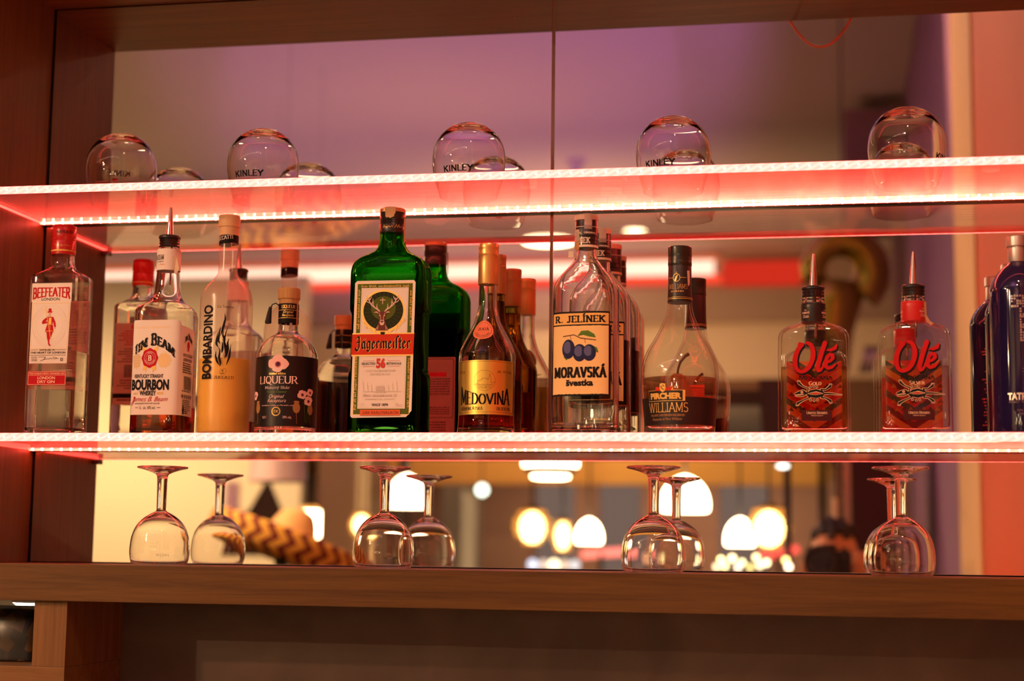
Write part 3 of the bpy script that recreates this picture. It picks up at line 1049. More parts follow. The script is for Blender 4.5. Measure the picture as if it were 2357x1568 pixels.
# standing guard emblem: hat, face, coat, arms, leg, staff
a.ell(-.0025, .1905, .0042, .0016, 'red', 16); a.rect(-.0048, .1912, .0000, .1950, 'red'); a.ell(-.0024, .1950, .0026, .0012, 'red', 14)
a.ell(-.0024, .1872, .0022, .0030, 'skin', 14); a.ell(-.0028, .1842, .0032, .0014, 'grey', 12)
a.poly([mm(-6.5, 183), mm(2.5, 183), mm(3.2, 171), mm(5.4, 159.5), mm(-9.5, 159.5), mm(-6.4, 171)], 'red')
a.brush([mm(-6, 181), mm(-12.5, 176), mm(-13.2, 173.5), mm(-7.5, 174.5)], mm(4.2, 4, 3.4, 3), 'red')
a.brush([mm(2.2, 181), mm(5.8, 174), mm(7, 168)], mm(4.2, 3.8, 3.2), 'red')
a.ell(.0070, .1655, .0012, .0017, 'skin', 10)
a.brush([mm(-4, 160), mm(-3.5, 151), mm(-2, 143)], mm(5.4, 4.2, 2.2), 'red'); a.brush([mm(1.5, 160), mm(-.5, 152), mm(-3.2, 147)], mm(5, 4, 2.4), 'red')
a.brush([mm(-2.2, 142), mm(-.6, 139.3), mm(.4, 138.6)], mm(2.6, 2.6, 2.0), 'red')
a.put([[mm(-3.6, 172), mm(.6, 172), mm(.6, 181.5), mm(-3.6, 181.5)]], 'gold'); a.pen([[mm(-5.8, 171.2), mm(2.8, 171.2)], [mm(-8.9, 161), mm(4.8, 161)], [mm(-1.4, 171), mm(-1.4, 160)]], .0006, 'gold')
a.pen([[mm(-10, 198), mm(-4, 170), mm(1.5, 146)]], .0007, 'gold'); a.brush([mm(-10.4, 199.5), mm(-8.6, 191)], mm(.4, 1.7), 'gold')
a.pen([[mm(-32, 131.8), mm(-19, 131.8)], [mm(11, 131.8), mm(27, 131.8)], [mm(-32, 123.6), mm(27, 123.6)]], .0005, 'black')
a.text('DISTILLED IN', -.0165, .0090, .1308, .0021, 'black', 'sans', .03)
a.text('THE HEART OF LONDON', -.0315, .0262, .1262, .0030, 'black', 'sans', .02)
a.text('ESTD', -.0295, -.0200, .1190, .0024, 'black'); a.text('1820', -.0295, -.0200, .1148, .0028, 'black')
a.pen([[mm(-17.5, 121), mm(-6, 120.8), mm(-9, 117), mm(-14.5, 114.8), mm(-6, 118), mm(-4.5, 117), mm(-2, 118.5), mm(0, 117.2), mm(2, 119.5), mm(4, 117.6), mm(7, 119), mm(9, 117.4), mm(13, 119), mm(6, 120.8), mm(15, 118.2)]], .00055, 'black')
a.frame(.0185, .1148, .0225, .1190, .0008, 'black'); a.rect(.0197, .1160, .0213, .1178, 'grey')
a.build('front_label', fm, t)
a = Art({'red': RED, 'paper': PAPER, 'ink': pbr('ink_deep_red', (.40, .008, .015), .4), 'cream': pbr('ink_cream', (.85, .62, .45), .5)})
a.rect(-.0343, .0776, .0288, .0990, 'red'); a.frame(-.0335, .0784, .0280, .0982, .0005, 'cream'); a.rect(-.033, .0928, .0275, .0933, 'cream')
a.text("THE WORLD'S MOST AWARDED GIN", -.0318, .0262, .0944, .0021, 'cream', 'sans', .02)
a.text('LONDON', -.0178, .0108, .0868, .0042, 'cream', 'sans', .02); a.text('DRY GIN', -.0178, .0105, .0808, .0042, 'cream', 'sans', .02)
a.text('1L', -.0310, -.0278, .0836, .0046, 'ink'); a.text('e', -.0262, -.0225, .0836, .0046, 'ink', 'sans', .02); a.text('40% VOL', .0125, .0258, .0836, .0046, 'ink')
a.build('lower_label', fm, t)
a = Art({'paper': paper_thin('back_paper', (.92, .52, .40)), 'red': RED, 'black': INK, 'grey': BROWN})
a.rect(-.033, .075, .033, .216, 'paper'); a.rect(-.033, .0865, .033, .0945, 'black')
a.text('BEEFEATER', -.027, .005, .206, .006, 'red', 'wide', .08)
fake_lines(a, -.028, .029, .176, .203, 7, 'red', .5, 3); fake_lines(a, -.028, .029, .146, .172, 6, 'grey', .5, 4); fake_lines(a, -.028, .029, .1, .118, 4, 'grey', .5, 5)
barcode(a, -.012, .122, .014, .144, 'black'); fake_lines(a, -.028, .029, .078, .085, 1, 'grey', .5, 6)
a.build('back_label', back_map(.0306), t)
# raised letters cast into the glass of the right side
a = Art({'g': thin_glass('raised_glass_letter', (.98, .97, .95), .28, (.95, .85, .75), .1)})
for i, ch in enumerate('BEEFEATER'):
    a.text(ch, -.006, .006, .215 - i * .0185, .009, 'g', 'wide', .0)
a.build('raised_lettering', lambda u, v, k=0.0: (.0407 + k, u, v), t)

# ================================================================== 2 bourbon bottle
t = thing('bourbon_bottle', 'square bourbon bottle with white wraparound label and steel pourer, second from left', 'bottle', (.2866, -.1526, ZS))
b = Body([(0, 37, 37, 4.5), (2.5, 40.3, 40.3, 5), (6, 41.3, 41.3, 5.2), (6, 41.3, 41.3, 5.2), (182, 41.3, 41.3, 5.2), (191, 40.6, 40.6, 5), (199, 36.5, 36.5, 3.6), (205, 30, 30, 2.5), (209.5, 25.5, 25.5, 2), (214, 22.8, 22.8, 2), (221, 20.6, 20.6, 2), (238, 18.6, 18.6, 2), (256, 17.4, 17.4, 2), (289, 15.6, 15.6, 2)])
shell_mesh('glass_body', b, .0036, .010, GLASS, t, 72)
fill_mesh('bourbon', b, .0036, .010, .046, AMBER, t, 72)
threads(288, 307, 15.3, t, GLASS)
pourer(306.5, 356, 16.6, t, 60)
a = Art({'paper': PAPER, 'black': INK, 'red': RED, 'gold': GOLDI, 'grey': GREY, 'foil': GOLD})
nb = Body([(0, 18.1), (400, 18.1)]); nm = nb.wrap(.27, .0002)
a.put([[(i * .002, .2555), ((i + 1) * .002, .2555), ((i + 1) * .002, .2885), (i * .002, .2885)] for i in range(-29, 29)], 'paper')
a.text('JIM BEAM', -.021, -.0005, .2715, .0072, 'black', 'slab', .03)
a.text('BOURBON', -.014, -.001, .2672, .0024, 'black', 'sans', .02); a.pen([[mm(-9, 263), mm(-6, 265), mm(-4, 262.5), mm(-2, 264.5), mm(1, 263)]], .0006, 'red')
a.build('neck_label', nm, t, .0008)
add_mesh('torn_tag', [(.012, -.0148, .277), (.0165, -.0105, .2772), (.0225, -.012, .2572), (.0185, -.0152, .2475), (.0163, -.016, .2505)], [(0, 4, 3, 2, 1)], pbr('torn_paper', (.78, .66, .48), .7), t)
wm = b.wrap(.1, .0003)
a = Art({'paper': PAPER, 'black': INK, 'red': RED, 'gold': GOLDI, 'grey': GREY, 'foil': GOLD, 'buff': pbr('ink_buff', (.80, .62, .36), .6)})
top = [mm(-38, 31), mm(85, 31), mm(86, 34), mm(86, 164), mm(42, 167), mm(39, 173), mm(36, 174.5), mm(-36, 174.5), mm(-38, 171)]
a.poly(top, 'paper')
a.text("THE WORLD'S No 1 BOURBON WHISKEY", -.033, .0240, .1615, .0033, 'buff', 'sans', .02)
def jim(x, y):
    k = (x - .5) * 2
    rise = .0 - 1.45 * k * k
    return x, y * (1.0 + .28 * (1 - abs(k))) + rise
a.text('Jim Beam', -.0337, .0334, .1360, .0135, 'grey', 'slab', .05, warp=jim, small=.8)
a.text('Jim Beam', -.0347, .0324, .1365, .0135, 'black', 'slab', .05, warp=jim, small=.8)
for i in range(9):
    an = math.radians(25 + i * 16.2)
    a.pen([[(-.0065 + .021 * math.cos(an), .1166 + .021 * math.sin(an)), (-.0065 + .028 * math.cos(an), .1166 + .024 * math.sin(an))]], .0004, 'buff')
a.ell(.0165, .113, .0105, .0115, 'buff', 22, 9, .10); a.ell(-.028, .112, .0075, .0115, 'buff', 22, 9, .1)
for i in range(7):
    a.pen([[(.008, .1045 + i * .0028), (.024 - abs(i - 3) * .0012, .1048 + i * .0028)]], .0005, 'gold')
    a.pen([[(-.034 + abs(i - 3) * .001, .1045 + i * .0028), (-.022, .1048 + i * .0028)]], .0005, 'grey')
for sx in (-1, 1):
    a.poly([(-.0065 + sx * .0035, .106), (-.0065 + sx * .0095, .106), (-.0065 + sx * .0105, .0975), (-.0065 + sx * .0075, .099), (-.0065 + sx * .0055, .0945)], 'gold')
    a.poly([(-.0065 + sx * .006, .126), (-.0065 + sx * .012, .128), (-.0065 + sx * .0125, .1345), (-.0065 + sx * .006, .131)], 'gold')
a.ell(-.0065, .1166, .0126, .0146, 'red', 48, 8, .045)
a.ring(-.0065, .1166, .0090, .0102, .0004, 'paper'); a.ring(-.0065, .1166, .0062, .0070, .0003, 'paper')
a.text('B', -.0091, -.0038, .1128, .0074, 'paper', 'wide', .05)
a.circ_text('BEAM', -.0065, .1166, .0074, .0018, 'paper', 115, 65); a.circ_text('SOLE DISTILLERS', -.0065, .1166, .0088, .0015, 'paper', 200, 340, True)
a.text('KENTUCKY STRAIGHT', -.0298, .0158, .0866, .0054, 'black', 'sans', .02)
a.text('BOURBON', -.0352, .0250, .0690, .0152, 'black', 'sans', .045)
a.text('FAMILY', -.031, -.0225, .0612, .0034, 'buff', 'sans', .03); a.text('WHISKEY', -.0205, .0050, .0602, .0070, 'black', 'sans', .03); a.text('RECIPE', .0070, .0170, .0618, .0034, 'gold', 'sans', .03)
a.text('James B. Beam', -.0340, .0240, .0512, .0070, 'red', 'sans', -.004, .5)
a.pen([[mm(-31, 57), mm(-27.5, 58), mm(-30, 50), mm(-34, 45), mm(-35, 47.5), mm(-30, 51.5)]], .0007, 'red')
a.text('NONE GENUINE WITHOUT MY SIGNATURE', -.0275, .0118, .0470, .0019, 'black', 'sans', .01)
a.text('1L   alc. 40% vol.', -.0200, .0052, .0395, .0044, 'black'); a.pen([[mm(-26.5, 41.7), mm(-22.5, 41.7)], [mm(8, 41.7), mm(13, 41.7)]], .0006, 'black')
# right hand side of the label
def jim2(x, y):
    k = (x - .5) * 2
    return x, y * (1.0 + .25 * (1 - abs(k))) - .9 * k * k
a.text('Jim Beam', .050, .077, .1475, .0075, 'black', 'slab', .05, warp=jim2, small=.8)
a.ell(.0635, .1385, .0045, .0060, 'red', 24, 8, .05); a.poly([mm(61, 133.5), mm(66, 133.5), mm(67, 128), mm(63.5, 131), mm(60, 128)], 'red')
a.text('KENTUCKY STRAIGHT', .047, .080, .1205, .0045, 'black', 'sans', .02); a.text('BOURBON WHISKEY', .0485, .0785, .1135, .0045, 'black', 'sans', .02)
fake_lines(a, .047, .080, .094, .111, 5, 'black', .5, 8); barcode(a, .051, .070, .077, .091, 'black', 4)
fake_lines(a, .047, .078, .066, .069, 1, 'black', .5, 9)
for i in range(5):
    a.ring(.0485 + i * .0072, .0600, .0030, .0034, .0007, 'black'); a.ell(.0485 + i * .0072, .0600, .0014, .0017, 'black', 10)
fake_lines(a, .049, .079, .036, .055, 7, 'black', .5, 10)
a.poly([mm(50, 33), mm(54, 33), mm(54, 41), mm(52.8, 43), mm(52.8, 47), mm(51.2, 47), mm(51.2, 43), mm(50, 41)], 'black')
a.frame(.0575, .0365, .0620, .0410, .0008, 'black'); fake_lines(a, .056, .070, .0325, .0358, 1, 'black', .5, 11)
a.build('front_label', wm, t, .0015)

# ================================================================== 3 egg liqueur bottle
t = thing('egg_liqueur_bottle', 'tall frosted bottle half full of yellow egg liqueur, with beige stopper', 'bottle', (.3803, -.1457, ZS))
b = Body([(0, 37), (2, 39.4), (5, 40), (5, 40), (203, 40), (214.5, 39.4), (223, 36.8), (231, 31.5), (239, 24), (246, 18), (252, 14.9), (258, 14.3), (300, 14.0), (323, 14.6)])
FROST = thin_glass('frosted_glass', (.95, .92, .88), .15, (.92, .84, .78), .22)
V, F = loft_rows(b.R, 64, True, True)
add_mesh('glass_body', V, F, FROST, t, True, None, math.radians(50))
EGG = pbr('egg_liqueur', (.88, .50, .012), .35)
b2 = Body([(6, 36.5), (8, 38), (10, 38.3), (10, 38.3), (117.2, 38.3), (118, 38.0)])
V, F = loft_rows(b2.R, 48)
add_mesh('egg_liqueur', V, F, EGG, t, True, None, math.radians(40))
CORKP = pbr('beige_stopper', (.70, .47, .26), .55)
c = lathe('stopper', [(310, 15.0), (323, 15.2), (323.2, 16.8), (326, 17.0), (326, 16.2), (328, 16.4), (340, 16.4), (341.4, 15.6)], CORKP, t, 48, 1, 40, .03, (True, True), (328.5, 340))
a = Art({'black': INK, 'white': WHITE, 'gold': GOLDI})
nm = Body([(0, 14.6), (400, 14.6)]).wrap(.3, .0003)
for i in range(-22, 23):
    u0, u1 = i * .00205, (i + 1) * .00205
    s0, s1 = .0016 * math.sin(u0 * 60), .0016 * math.sin(u1 * 60)
    a.put([[(u0, .2965 + s0), (u1, .2965 + s1), (u1, .3095 + s1), (u0, .3095 + s0)]], 'black', 1)
a.layer = 1
a.text('ZUCCATTI', -.019, .012, .3005, .0055, 'white', 'serif', .02, rot=.12)
a.build('neck_band', nm, t, .0008)
wm = b.wrap(.1, .0003)
a = Art({'black': INK, 'ink': pbr('ink_warm_black', (.05, .02, .012), .5)})
# lettering running upwards along the left
P = font_tris('BOMBARDINO', .035)
H = max(p[1] for q in font_tris('H', .035) for p in q); xs = [p[0] for q in P for p in q]; x0, x1 = min(xs), max(xs)
a.put([[(-.0068 - p[1] / H * .0172, .0855 + (p[0] - x0) / (x1 - x0) * .1120) for p in q] for q in P], 'black')
a.text('Dal Trentino', .001, .0255, .1925, .0042, 'ink', 'sans', -.002)
fl = [((12, 185), (13.4, 176), (10, 160), (7, 150)), ((7, 165), (5.2, 155), (4, 143), (7, 138)), ((3.2, 157), (1.6, 147), (1.2, 138), (4, 133)), ((18, 165), (14, 152), (13, 140), (15.5, 128), (16, 120)),
      ((20, 147), (18, 140), (19, 130), (17, 118)), ((23, 138), (22, 127), (21, 118), (17, 106)), ((9, 146), (13, 142), (16, 134), (16.5, 122), (14, 116)), ((1, 128), (.6, 120), (3, 112), (6.5, 106)), ((4, 134), (7, 128), (6, 118), (8.5, 109), (7.5, 104)),
      ((10, 143), (11, 132), (10, 124)), ((11, 160), (10.6, 152), (12.6, 146), (14, 138))]
for L in fl:
    n = len(L)
    pts = [mm(x, y) for x, y in L]
    pts2 = []
    for i in range(n - 1):
        for j in range(4):
            pts2.append((pts[i][0] + (pts[i + 1][0] - pts[i][0]) * j / 4, pts[i][1] + (pts[i + 1][1] - pts[i][1]) * j / 4))
    pts2.append(pts[-1])
    m = len(pts2)
    a.brush(pts2, [.0003 + .0030 * math.sin(PI * (i / (m - 1)) ** 1.25) for i in range(m)], 'black')
a.pen([arc(.0145, .0975, .003, .0038, -40, 250, 14) + [(.010, .0925)], arc(.0105, .0955, .0032, .0028, 30, 330, 14), [(.0165, .0935), (.009, .0925), (.013, .0985), (.008, .1000)]], .0004, 'ink')
a.text('ZUCCATTI', -.0015, .0290, .0855, .0042, 'ink', 'serif', .02)
a.build('printed_lettering', wm, t, .0015)

# ================================================================== 4 poppy liqueur bottle
t = thing('poppy_liqueur_bottle', 'squat round liqueur bottle with wood stopper, black label and pink poppies', 'bottle', (.4801, -.1464, ZS))
b = Body([(0, 42.5), (2.5, 45.4), (7, 46.2), (7, 46.2), (116, 46.2), (124, 45.8), (133, 43), (140, 39.2), (147, 33), (152, 26), (156, 19), (159, 15.8), (164, 14.8), (180, 14.5), (203, 14.6)])
shell_mesh('glass_body', b, .003, .012, GLASS, t, 72)
WOODC = wood('stopper_wood', (.36, .18, .06), (.56, .32, .13), 'Z', 1.2, .55)
lathe('stopper', [(195, 14.4), (209.6, 14.9), (209.7, 16.6), (211, 16.9), (225, 16.9), (226.3, 16.0)], WOODC, t)
nm = Body([(0, 15.2), (400, 15.2)]).wrap(.19, .0002)
a = Art({'black': INK, 'gold': GOLD, 'tape': pbr('revenue_tape', (.55, .26, .10), .5)})
a.put([[(i * .002, .172), ((i + 1) * .002, .172), ((i + 1) * .002, .202), (i * .002, .202)] for i in range(-23, 23)], 'black')
a.put([[(i * .002, v), ((i + 1) * .002, v), ((i + 1) * .002, v + .0006), (i * .002, v + .0006)] for i in range(-23, 23) for v in (.1915, .1795)], 'gold')
a.text('LIQUEUR', -.0065, .0160, .1945, .0050, 'gold', 'serif', .02)
a.text('Original', -.0035, .0125, .1870, .0036, 'gold', 'sans', 0, .4); a.text('Receptura', -.0055, .0125, .1822, .0036, 'gold', 'sans', 0, .4)
a.put([[(.0185, .168), (.0225, .168), (.0225, .2095), (.0185, .2095)]], 'tape')
a.build('neck_label', nm, t, .0008)
s = MB().tube([(-.014, -.005, .200), (-.0185, -.0065, .2035), (-.0235, -.0075, .2015), (-.0265, -.0085, .196)], .0009, 8)
s.tube([(-.0262, -.0085, .1975), (-.0275, -.0088, .188), (-.0290, -.0092, .1740), (-.0288, -.0092, .1722)], [.0022, .0035, .0050, .0044], 14)
s.build('tassel', pbr('black_thread', (.012, .011, .012), .8), t, True, math.radians(50))
wm = b.wrap(.06, .0003)
a = Art({'black': pbr('label_black', (.010, .008, .009), .34, 0, .08, .3), 'pink': PINK, 'dpink': pbr('ink_rose', (.62, .16, .20), .5), 'gold': GOLD, 'green': LEAF, 'grey': GREY, 'white': pbr('ink_rosy_white', (.84, .62, .58), .5), 'dark': pbr('ink_poppy_heart', (.06, .02, .04), .5), 'brown': pbr('ink_seed_head', (.34, .18, .06), .6)})
a.put([[(i * .004, .0138), ((i + 1) * .004, .0138), ((i + 1) * .004, .1185), (i * .004, .1185)] for i in range(-28, 29)], 'black')
def poppy(u, v, r, rot=0.0, side=False):
    for k, (du, dv, s) in enumerate(((-.48, .05, .66), (.48, .0, .66), (0, .38, .68), (-.05, -.34, .62))):
        a.ell(u + r * (du * math.cos(rot) - dv * math.sin(rot)), v + r * (du * math.sin(rot) + dv * math.cos(rot)), r * s, r * s * .86, 'pink' if k != 3 else 'white', 20, 5, .05)
    a.ell(u, v - r * .05, r * .36, r * .34, 'dpink', 16); a.ell(u, v - r * .02, r * .24, r * .24, 'dark', 14)
poppy(.0015, .1062, .0142)
a.text('Limited edition', -.0125, .0135, .0905, .0033, 'gold', 'sans', .03)
a.text('LIQUEUR', -.0310, .0325, .0772, .0108, 'white', 'serif', .02)
a.text('Makový likér', -.0190, .0205, .0690, .0045, 'grey', 'sans', .02); a.text('Poppy Liqueur', -.0150, .0160, .0633, .0034, 'green', 'sans', .01)
a.text('Original', -.0115, .0125, .0555, .0052, 'white', 'sans', -.006, .45); a.text('Receptura', -.0140, .0150, .0492, .0052, 'white', 'sans', -.006, .45)
a.text('Vyrobeno z máku na Moravě a máku', -.0250, .0290, .0438, .0019, 'white', 'sans')
a.ring(.0005, .0356, .0068, .0068, .0006, 'gold'); a.ring(.0005, .0356, .0056, .0056, .0004, 'gold'); a.text('EX', -.0028, .0038, .0340, .0036, 'gold', 'serif', 0)
a.text('0,5 l', -.0225, -.0155, .0255, .0034, 'white'); a.text('28% obj.', .0105, .0240, .0255, .0034, 'white')
for (u, v, h) in ((.0310, .0415, .010), (-.0345, .0415, .010), (.0560, .0400, .010)):
    a.ell(u, v, .0058, .0080, 'brown', 18); a.ell(u, v + .0086, .0046, .0020, 'brown', 14, 6, .2); a.pen([[(u, v - .008), (u + .001, .0180)]], .0006, 'brown')
for (u, v, r) in ((.0400, .0615, .0075), (.0545, .0655, .0065), (.0515, .0525, .0080), (-.0430, .0600, .0075)):
    poppy(u, v, r, .5)
a.pen([[(.043, .054), (.046, .020)], [(.050, .046), (.0485, .020)], [(.053, .046), (.052, .020)]], .0006, 'green')
a.build('wrap_label', wm, t, .0015)

# ================================================================== 5 herb liqueur bottle
t = thing('herb_liqueur_bottle', 'big flat green glass herb liqueur bottle with stag label and black cap', 'bottle', (.6378, -.1384, ZS))
b = Body([(0, 54, 28.5, 6), (3, 57, 31, 7), (7, 57.8, 31.6, 7.5), (7, 57.8, 31.6, 7.5), (90, 57.8, 31.6, 7.5), (103, 54.6, 31.6, 7), (180, 54.6, 31.6, 7), (193, 57.8, 31.6, 7.5), (244, 57.8, 31.6, 7.5), (254, 57, 31.2, 6.5), (263, 53.5, 30.4, 5.4), (270, 46, 28.6, 4.4), (275, 37, 26, 3.2), (279, 30, 23.5, 2.6), (284, 24.5, 21.5, 2.1), (290, 21.2, 20.6, 2), (298, 19.4, 19.4, 2), (312, 18.6, 18.6, 2)])
shell_mesh('glass_body', b, .0042, .012, GLASSG, t, 80)
fill_mesh('herb_spirit', b, .0042, .012, .198, DARKL, t, 80)
CAPB = pbr('black_cap', (.014, .011, .010), .35, 0, .2)
c = lathe('cap', [(308, 18.6), (310, 19.4), (322, 19.4), (323, 18.8), (324.5, 19.4), (326, 18.8), (327.5, 19.4), (329, 18.8), (330.5, 19.4), (340, 19.4), (340.5, 19.2)], CAPB, t)
lathe('cap_rim', [(340.5, 19.3), (345.6, 19.3), (346.6, 18.3), (346.8, 16.5)], pbr('copper_rim', (.72, .34, .16), .35, .7), t, 48, 1, 50, .02)
a = Art({'gold': GOLDI, 'tape': pbr('tan_tape', (.70, .46, .24), .6)})
a.pen([[mm(-26, 316), mm(-22, 314), mm(-20, 318), mm(-18, 313.5)], [mm(-7, 316), mm(-9, 320), mm(-11, 315.5), mm(-6, 317), mm(-3, 315.5), mm(-1, 318), mm(1, 315.6), mm(4, 318), mm(5, 315.8)], [mm(8, 315), mm(11, 320), mm(12.5, 315.5), mm(15, 320), mm(16, 316), mm(20, 317.5)]], .0006, 'gold')
pts = [mm(-7.5, 340.5), mm(-6.5, 332), mm(-4, 330.5), mm(-2, 331.5), mm(1, 329.6), mm(4, 331), mm(6.5, 332), mm(7.5, 336), mm(9, 338), mm(9, 347), mm(-7.5, 347)]
a.poly(pts, 'tape')
a.build('cap_print', Body([(0, 19.6), (400, 19.6)]).wrap(.3, .0001), c, .0008)
add_mesh('seal_strip', [(.019, -.006, .331), (.0212, -.004, .331), (.0215, -.004, .296), (.0195, -.007, .292)], [(0, 3, 2, 1)], pbr('seal_paper', (.66, .36, .22), .6), t)
fm = flat_map(-.0318)
a = Art({'paper': PAPER, 'green': GREENI, 'gold': GOLD, 'goldi': GOLDI, 'red': REDO, 'black': INK, 'dk': DKGREEN, 'olive': pbr('ink_olive', (.085, .12, .012), .5), 'brown': pbr('ink_stag', (.14, .04, .025), .6), 'cream': pbr('ink_antler', (.70, .52, .42), .6), 'grey': GREY, 'lgrey': LGREY, 'orange': pbr('ink_coral', (.72, .14, .05), .5), 'redt': pbr('ink_scarlet', (.62, .05, .04), .5)})
def L(u, v): return (u * MM + (v - 130) * MM * .012, v * MM)
a.poly([L(-43, 27.5), L(-46, 27.5), L(-48.5, 30), L(-48.5, 229), L(-45, 232.3), L(42, 232.3), L(44.5, 229), L(44.5, 38), L(36.5, 28.5)], 'paper')
def bord(c, e):
    return [L(-44.5 - e, 33 - e), L(-22, 33 - e), L(22, 33 - e), L(40 + e, 33 - e), L(40 + e, 227.5 + e), L(-44.5 - e, 227.5 + e)]
a.put([[L(-45, 32), L(41, 32), L(41, 228.4), L(-45, 228.4)]], 'gold')
a.put([[L(-44.3, 32.7), L(40.3, 32.7), L(40.3, 227.6), L(-44.3, 227.6)]], 'green')
a.put([[L(-38.2, 41), L(34.2, 41), L(34.2, 221.5), L(-38.2, 221.5)]], 'paper')
for (x0, y0, x1, y1) in ((-37, 42.3, -36.5, 220.3), (32.4, 42.3, 32.9, 220.3), (-37, 219.8, 32.9, 220.3), (-37, 42.3, 32.9, 42.8)):
    a.put([[L(x0, y0), L(x1, y0), L(x1, y1), L(x0, y1)]], 'lgrey')
a.text('sein Wild, weidmännisch jagt,', -.0378, .0372, .2226, .0034, 'goldi', 'black', .02)
a.text('daß er beschützt und hegt', -.0398 + .0004, .0200, .1600, .0034, 'goldi', 'black', .02, rot=PI / 2)
a.text('Das ist des Jägers Ehrenschild,', -.0415, .0400, .0385, .0034, 'goldi', 'black', .02, rot=PI / 2)
a.text("wie sich's gehört, den", .0378, .0910, .2170, .0034, 'goldi', 'black', .02, rot=-PI / 2)
a.text('Schöpfer im Geschöpfe ehrt.', .0364, .1115, .1165, .0034, 'goldi', 'black', .02, rot=-PI / 2)
cu, cv = -.0028, .1868
a.ell(cu, cv, .0338, .0318, 'gold', 48); a.ell(cu, cv, .0306, .0288, 'dk', 48); a.ell(cu, cv + .004, .0190, .0180, 'olive', 36)
for i in range(26):
    an = 2 * PI * i / 26 + .1
    a.pen([[(cu + .0185 * math.cos(an), cv + .0175 * math.sin(an)), (cu + .0296 * math.cos(an), cv + .0279 * math.sin(an))]], .0003, 'olive')
a.pen([[(cu - .0012, cv + .0105), (cu - .0012, cv + .0190)]], .0012, 'cream'); a.pen([[(cu - .0050, cv + .0162), (cu + .0026, cv + .0162)]], .0012, 'cream')
for sx in (-1, 1):
    def S(x, y): return (cu - .0015 + sx * x * MM, y * MM)
    main = [S(3.5, 184.5), S(6.5, 188.5), S(12, 192), S(17, 196), S(20, 201), S(20.5, 206.5)]
    a.brush(main, mm(2.4, 2.2, 1.9, 1.7, 1.4, .7), 'cream')
    for tn in ([S(7, 189), S(8.6, 193), S(8.0, 197.5)], [S(12, 192), S(14.4, 196), S(13.4, 200.5)], [S(17, 196.5), S(14.8, 200), S(14.5, 205)], [S(18.6, 198.5), S(23.4, 200.5), S(26, 204)], [S(20, 202), S(23.5, 206), S(24.5, 209.5)], [S(20, 203), S(17.5, 206.5), S(16.8, 209)]):
        a.brush(tn, mm(1.7, 1.3, .5), 'cream')
    a.brush([S(4.5, 183), S(8.5, 185.5), S(13.5, 184.5)], mm(2.4, 4.4, .8), 'brown'); a.brush([S(6, 183.6), S(9, 185), S(12.4, 184.4)], mm(1, 2, .4), 'cream')
a.poly([(cu - .0015 + x * MM, y * MM) for x, y in ((-5.6, 185.5), (5.6, 185.5), (6.2, 180), (4.4, 172), (7.5, 164), (10, 157.2), (-10, 157.2), (-7.5, 164), (-4.4, 172), (-6.2, 180))], 'brown')
a.ell(cu - .0015, .1690, .0036, .0042, 'cream', 16); a.ell(cu - .0015, .1705, .0022, .0015, 'brown', 12)
for sx in (-1, 1):
    a.ell(cu - .0015 + sx * .0035, .1795, .0012, .0009, 'cream', 10); a.pen([[(cu - .0015 + sx * .0045, .1835), (cu - .0015 + sx * .0020, .1770), (cu - .0015 + sx * .0026, .1720)]], .0007, 'cream')
    for k in range(3):
        a.pen([[(cu - .0015 + sx * (.0055 + k * .0012), .1650 - k * .0015), (cu - .0015 + sx * (.0062 + k * .0015), .1582)]], .0005, 'cream')
# wreath of leaves
R = random.Random(5)
for sx in (-1, 1):
    for i in range(26):
        f = i / 25
        an = math.radians(-90 + sx * (8 + 62 * f))
        rr = .0325 + R.uniform(-.0020, .0024)
        x, y = cu + rr * 1.03 * math.cos(an), cv + rr * .97 * math.sin(an) - .0016
        d = an + sx * PI / 2 + R.uniform(-.8, .8)
        a.brush([(x - .0021 * math.cos(d), y - .0021 * math.sin(d)), (x, y), (x + .0022 * math.cos(d), y + .0022 * math.sin(d))], mm(.5, 2.3, .4), 'gold' if i % 3 else 'goldi', 40 + i % 4)
a.layer = 46
a.put([[L(-50, 119), L(44.5, 119), L(45.2, 153.6), L(-49.6, 153.6)]], 'gold'); a.put([[L(-50, 121.2), L(44.6, 121.2), L(45.2, 151.8), L(-49.6, 151.8)]], 'red')
for sx in (-1, 1):
    for i in range(10):
        an = math.radians(-90 + sx * (6 + 22 * i / 9))
        x, y = cu + .0325 * math.cos(an), cv + .0318 * math.sin(an)
        d = an + sx * PI / 2 + R.uniform(-.8, .8)
        a.brush([(x - .0022 * math.cos(d), y - .0022 * math.sin(d)), (x, y), (x + .0022 * math.cos(d), y + .0022 * math.sin(d))], mm(.5, 2.4, .4), 'gold', 49)
a.layer = 50
a.put([[(cu - .0042, .1510), (cu + .0042, .1510), (cu + .0042, .1562), (cu - .0042, .1562)]], 'goldi'); a.put([[(cu - .0032, .1510), (cu + .0032, .1510), (cu + .0032, .1550), (cu - .0032, .1550)]], 'dk')
a.text('Jägermeister', -.0442, .0412, .1295, .0185, 'goldi', 'black', .045)
a.text('Jägermeister', -.0450, .0404, .1300, .0185, 'black', 'black', .035)
a.text('SELECTED', -.0340, -.0130, .1062, .0034, 'black', 'sans', .01); a.text('56', -.0118, .0022, .1020, .0136, 'redt', 'sans', .05); a.text('BOTANICALS', .0042, .0262, .1062, .0034, 'black', 'sans', .01)
a.put([[L(-32, 111.8), L(-14, 111.8), L(-14, 112.2), L(-32, 112.2)], [L(6, 111.8), L(25, 111.8), L(25, 112.2), L(6, 112.2)], [L(-32, 103.6), L(-14, 103.6), L(-14, 104), L(-32, 104)], [L(6, 103.6), L(25, 103.6), L(25, 104), L(6, 104)]], 'redt')
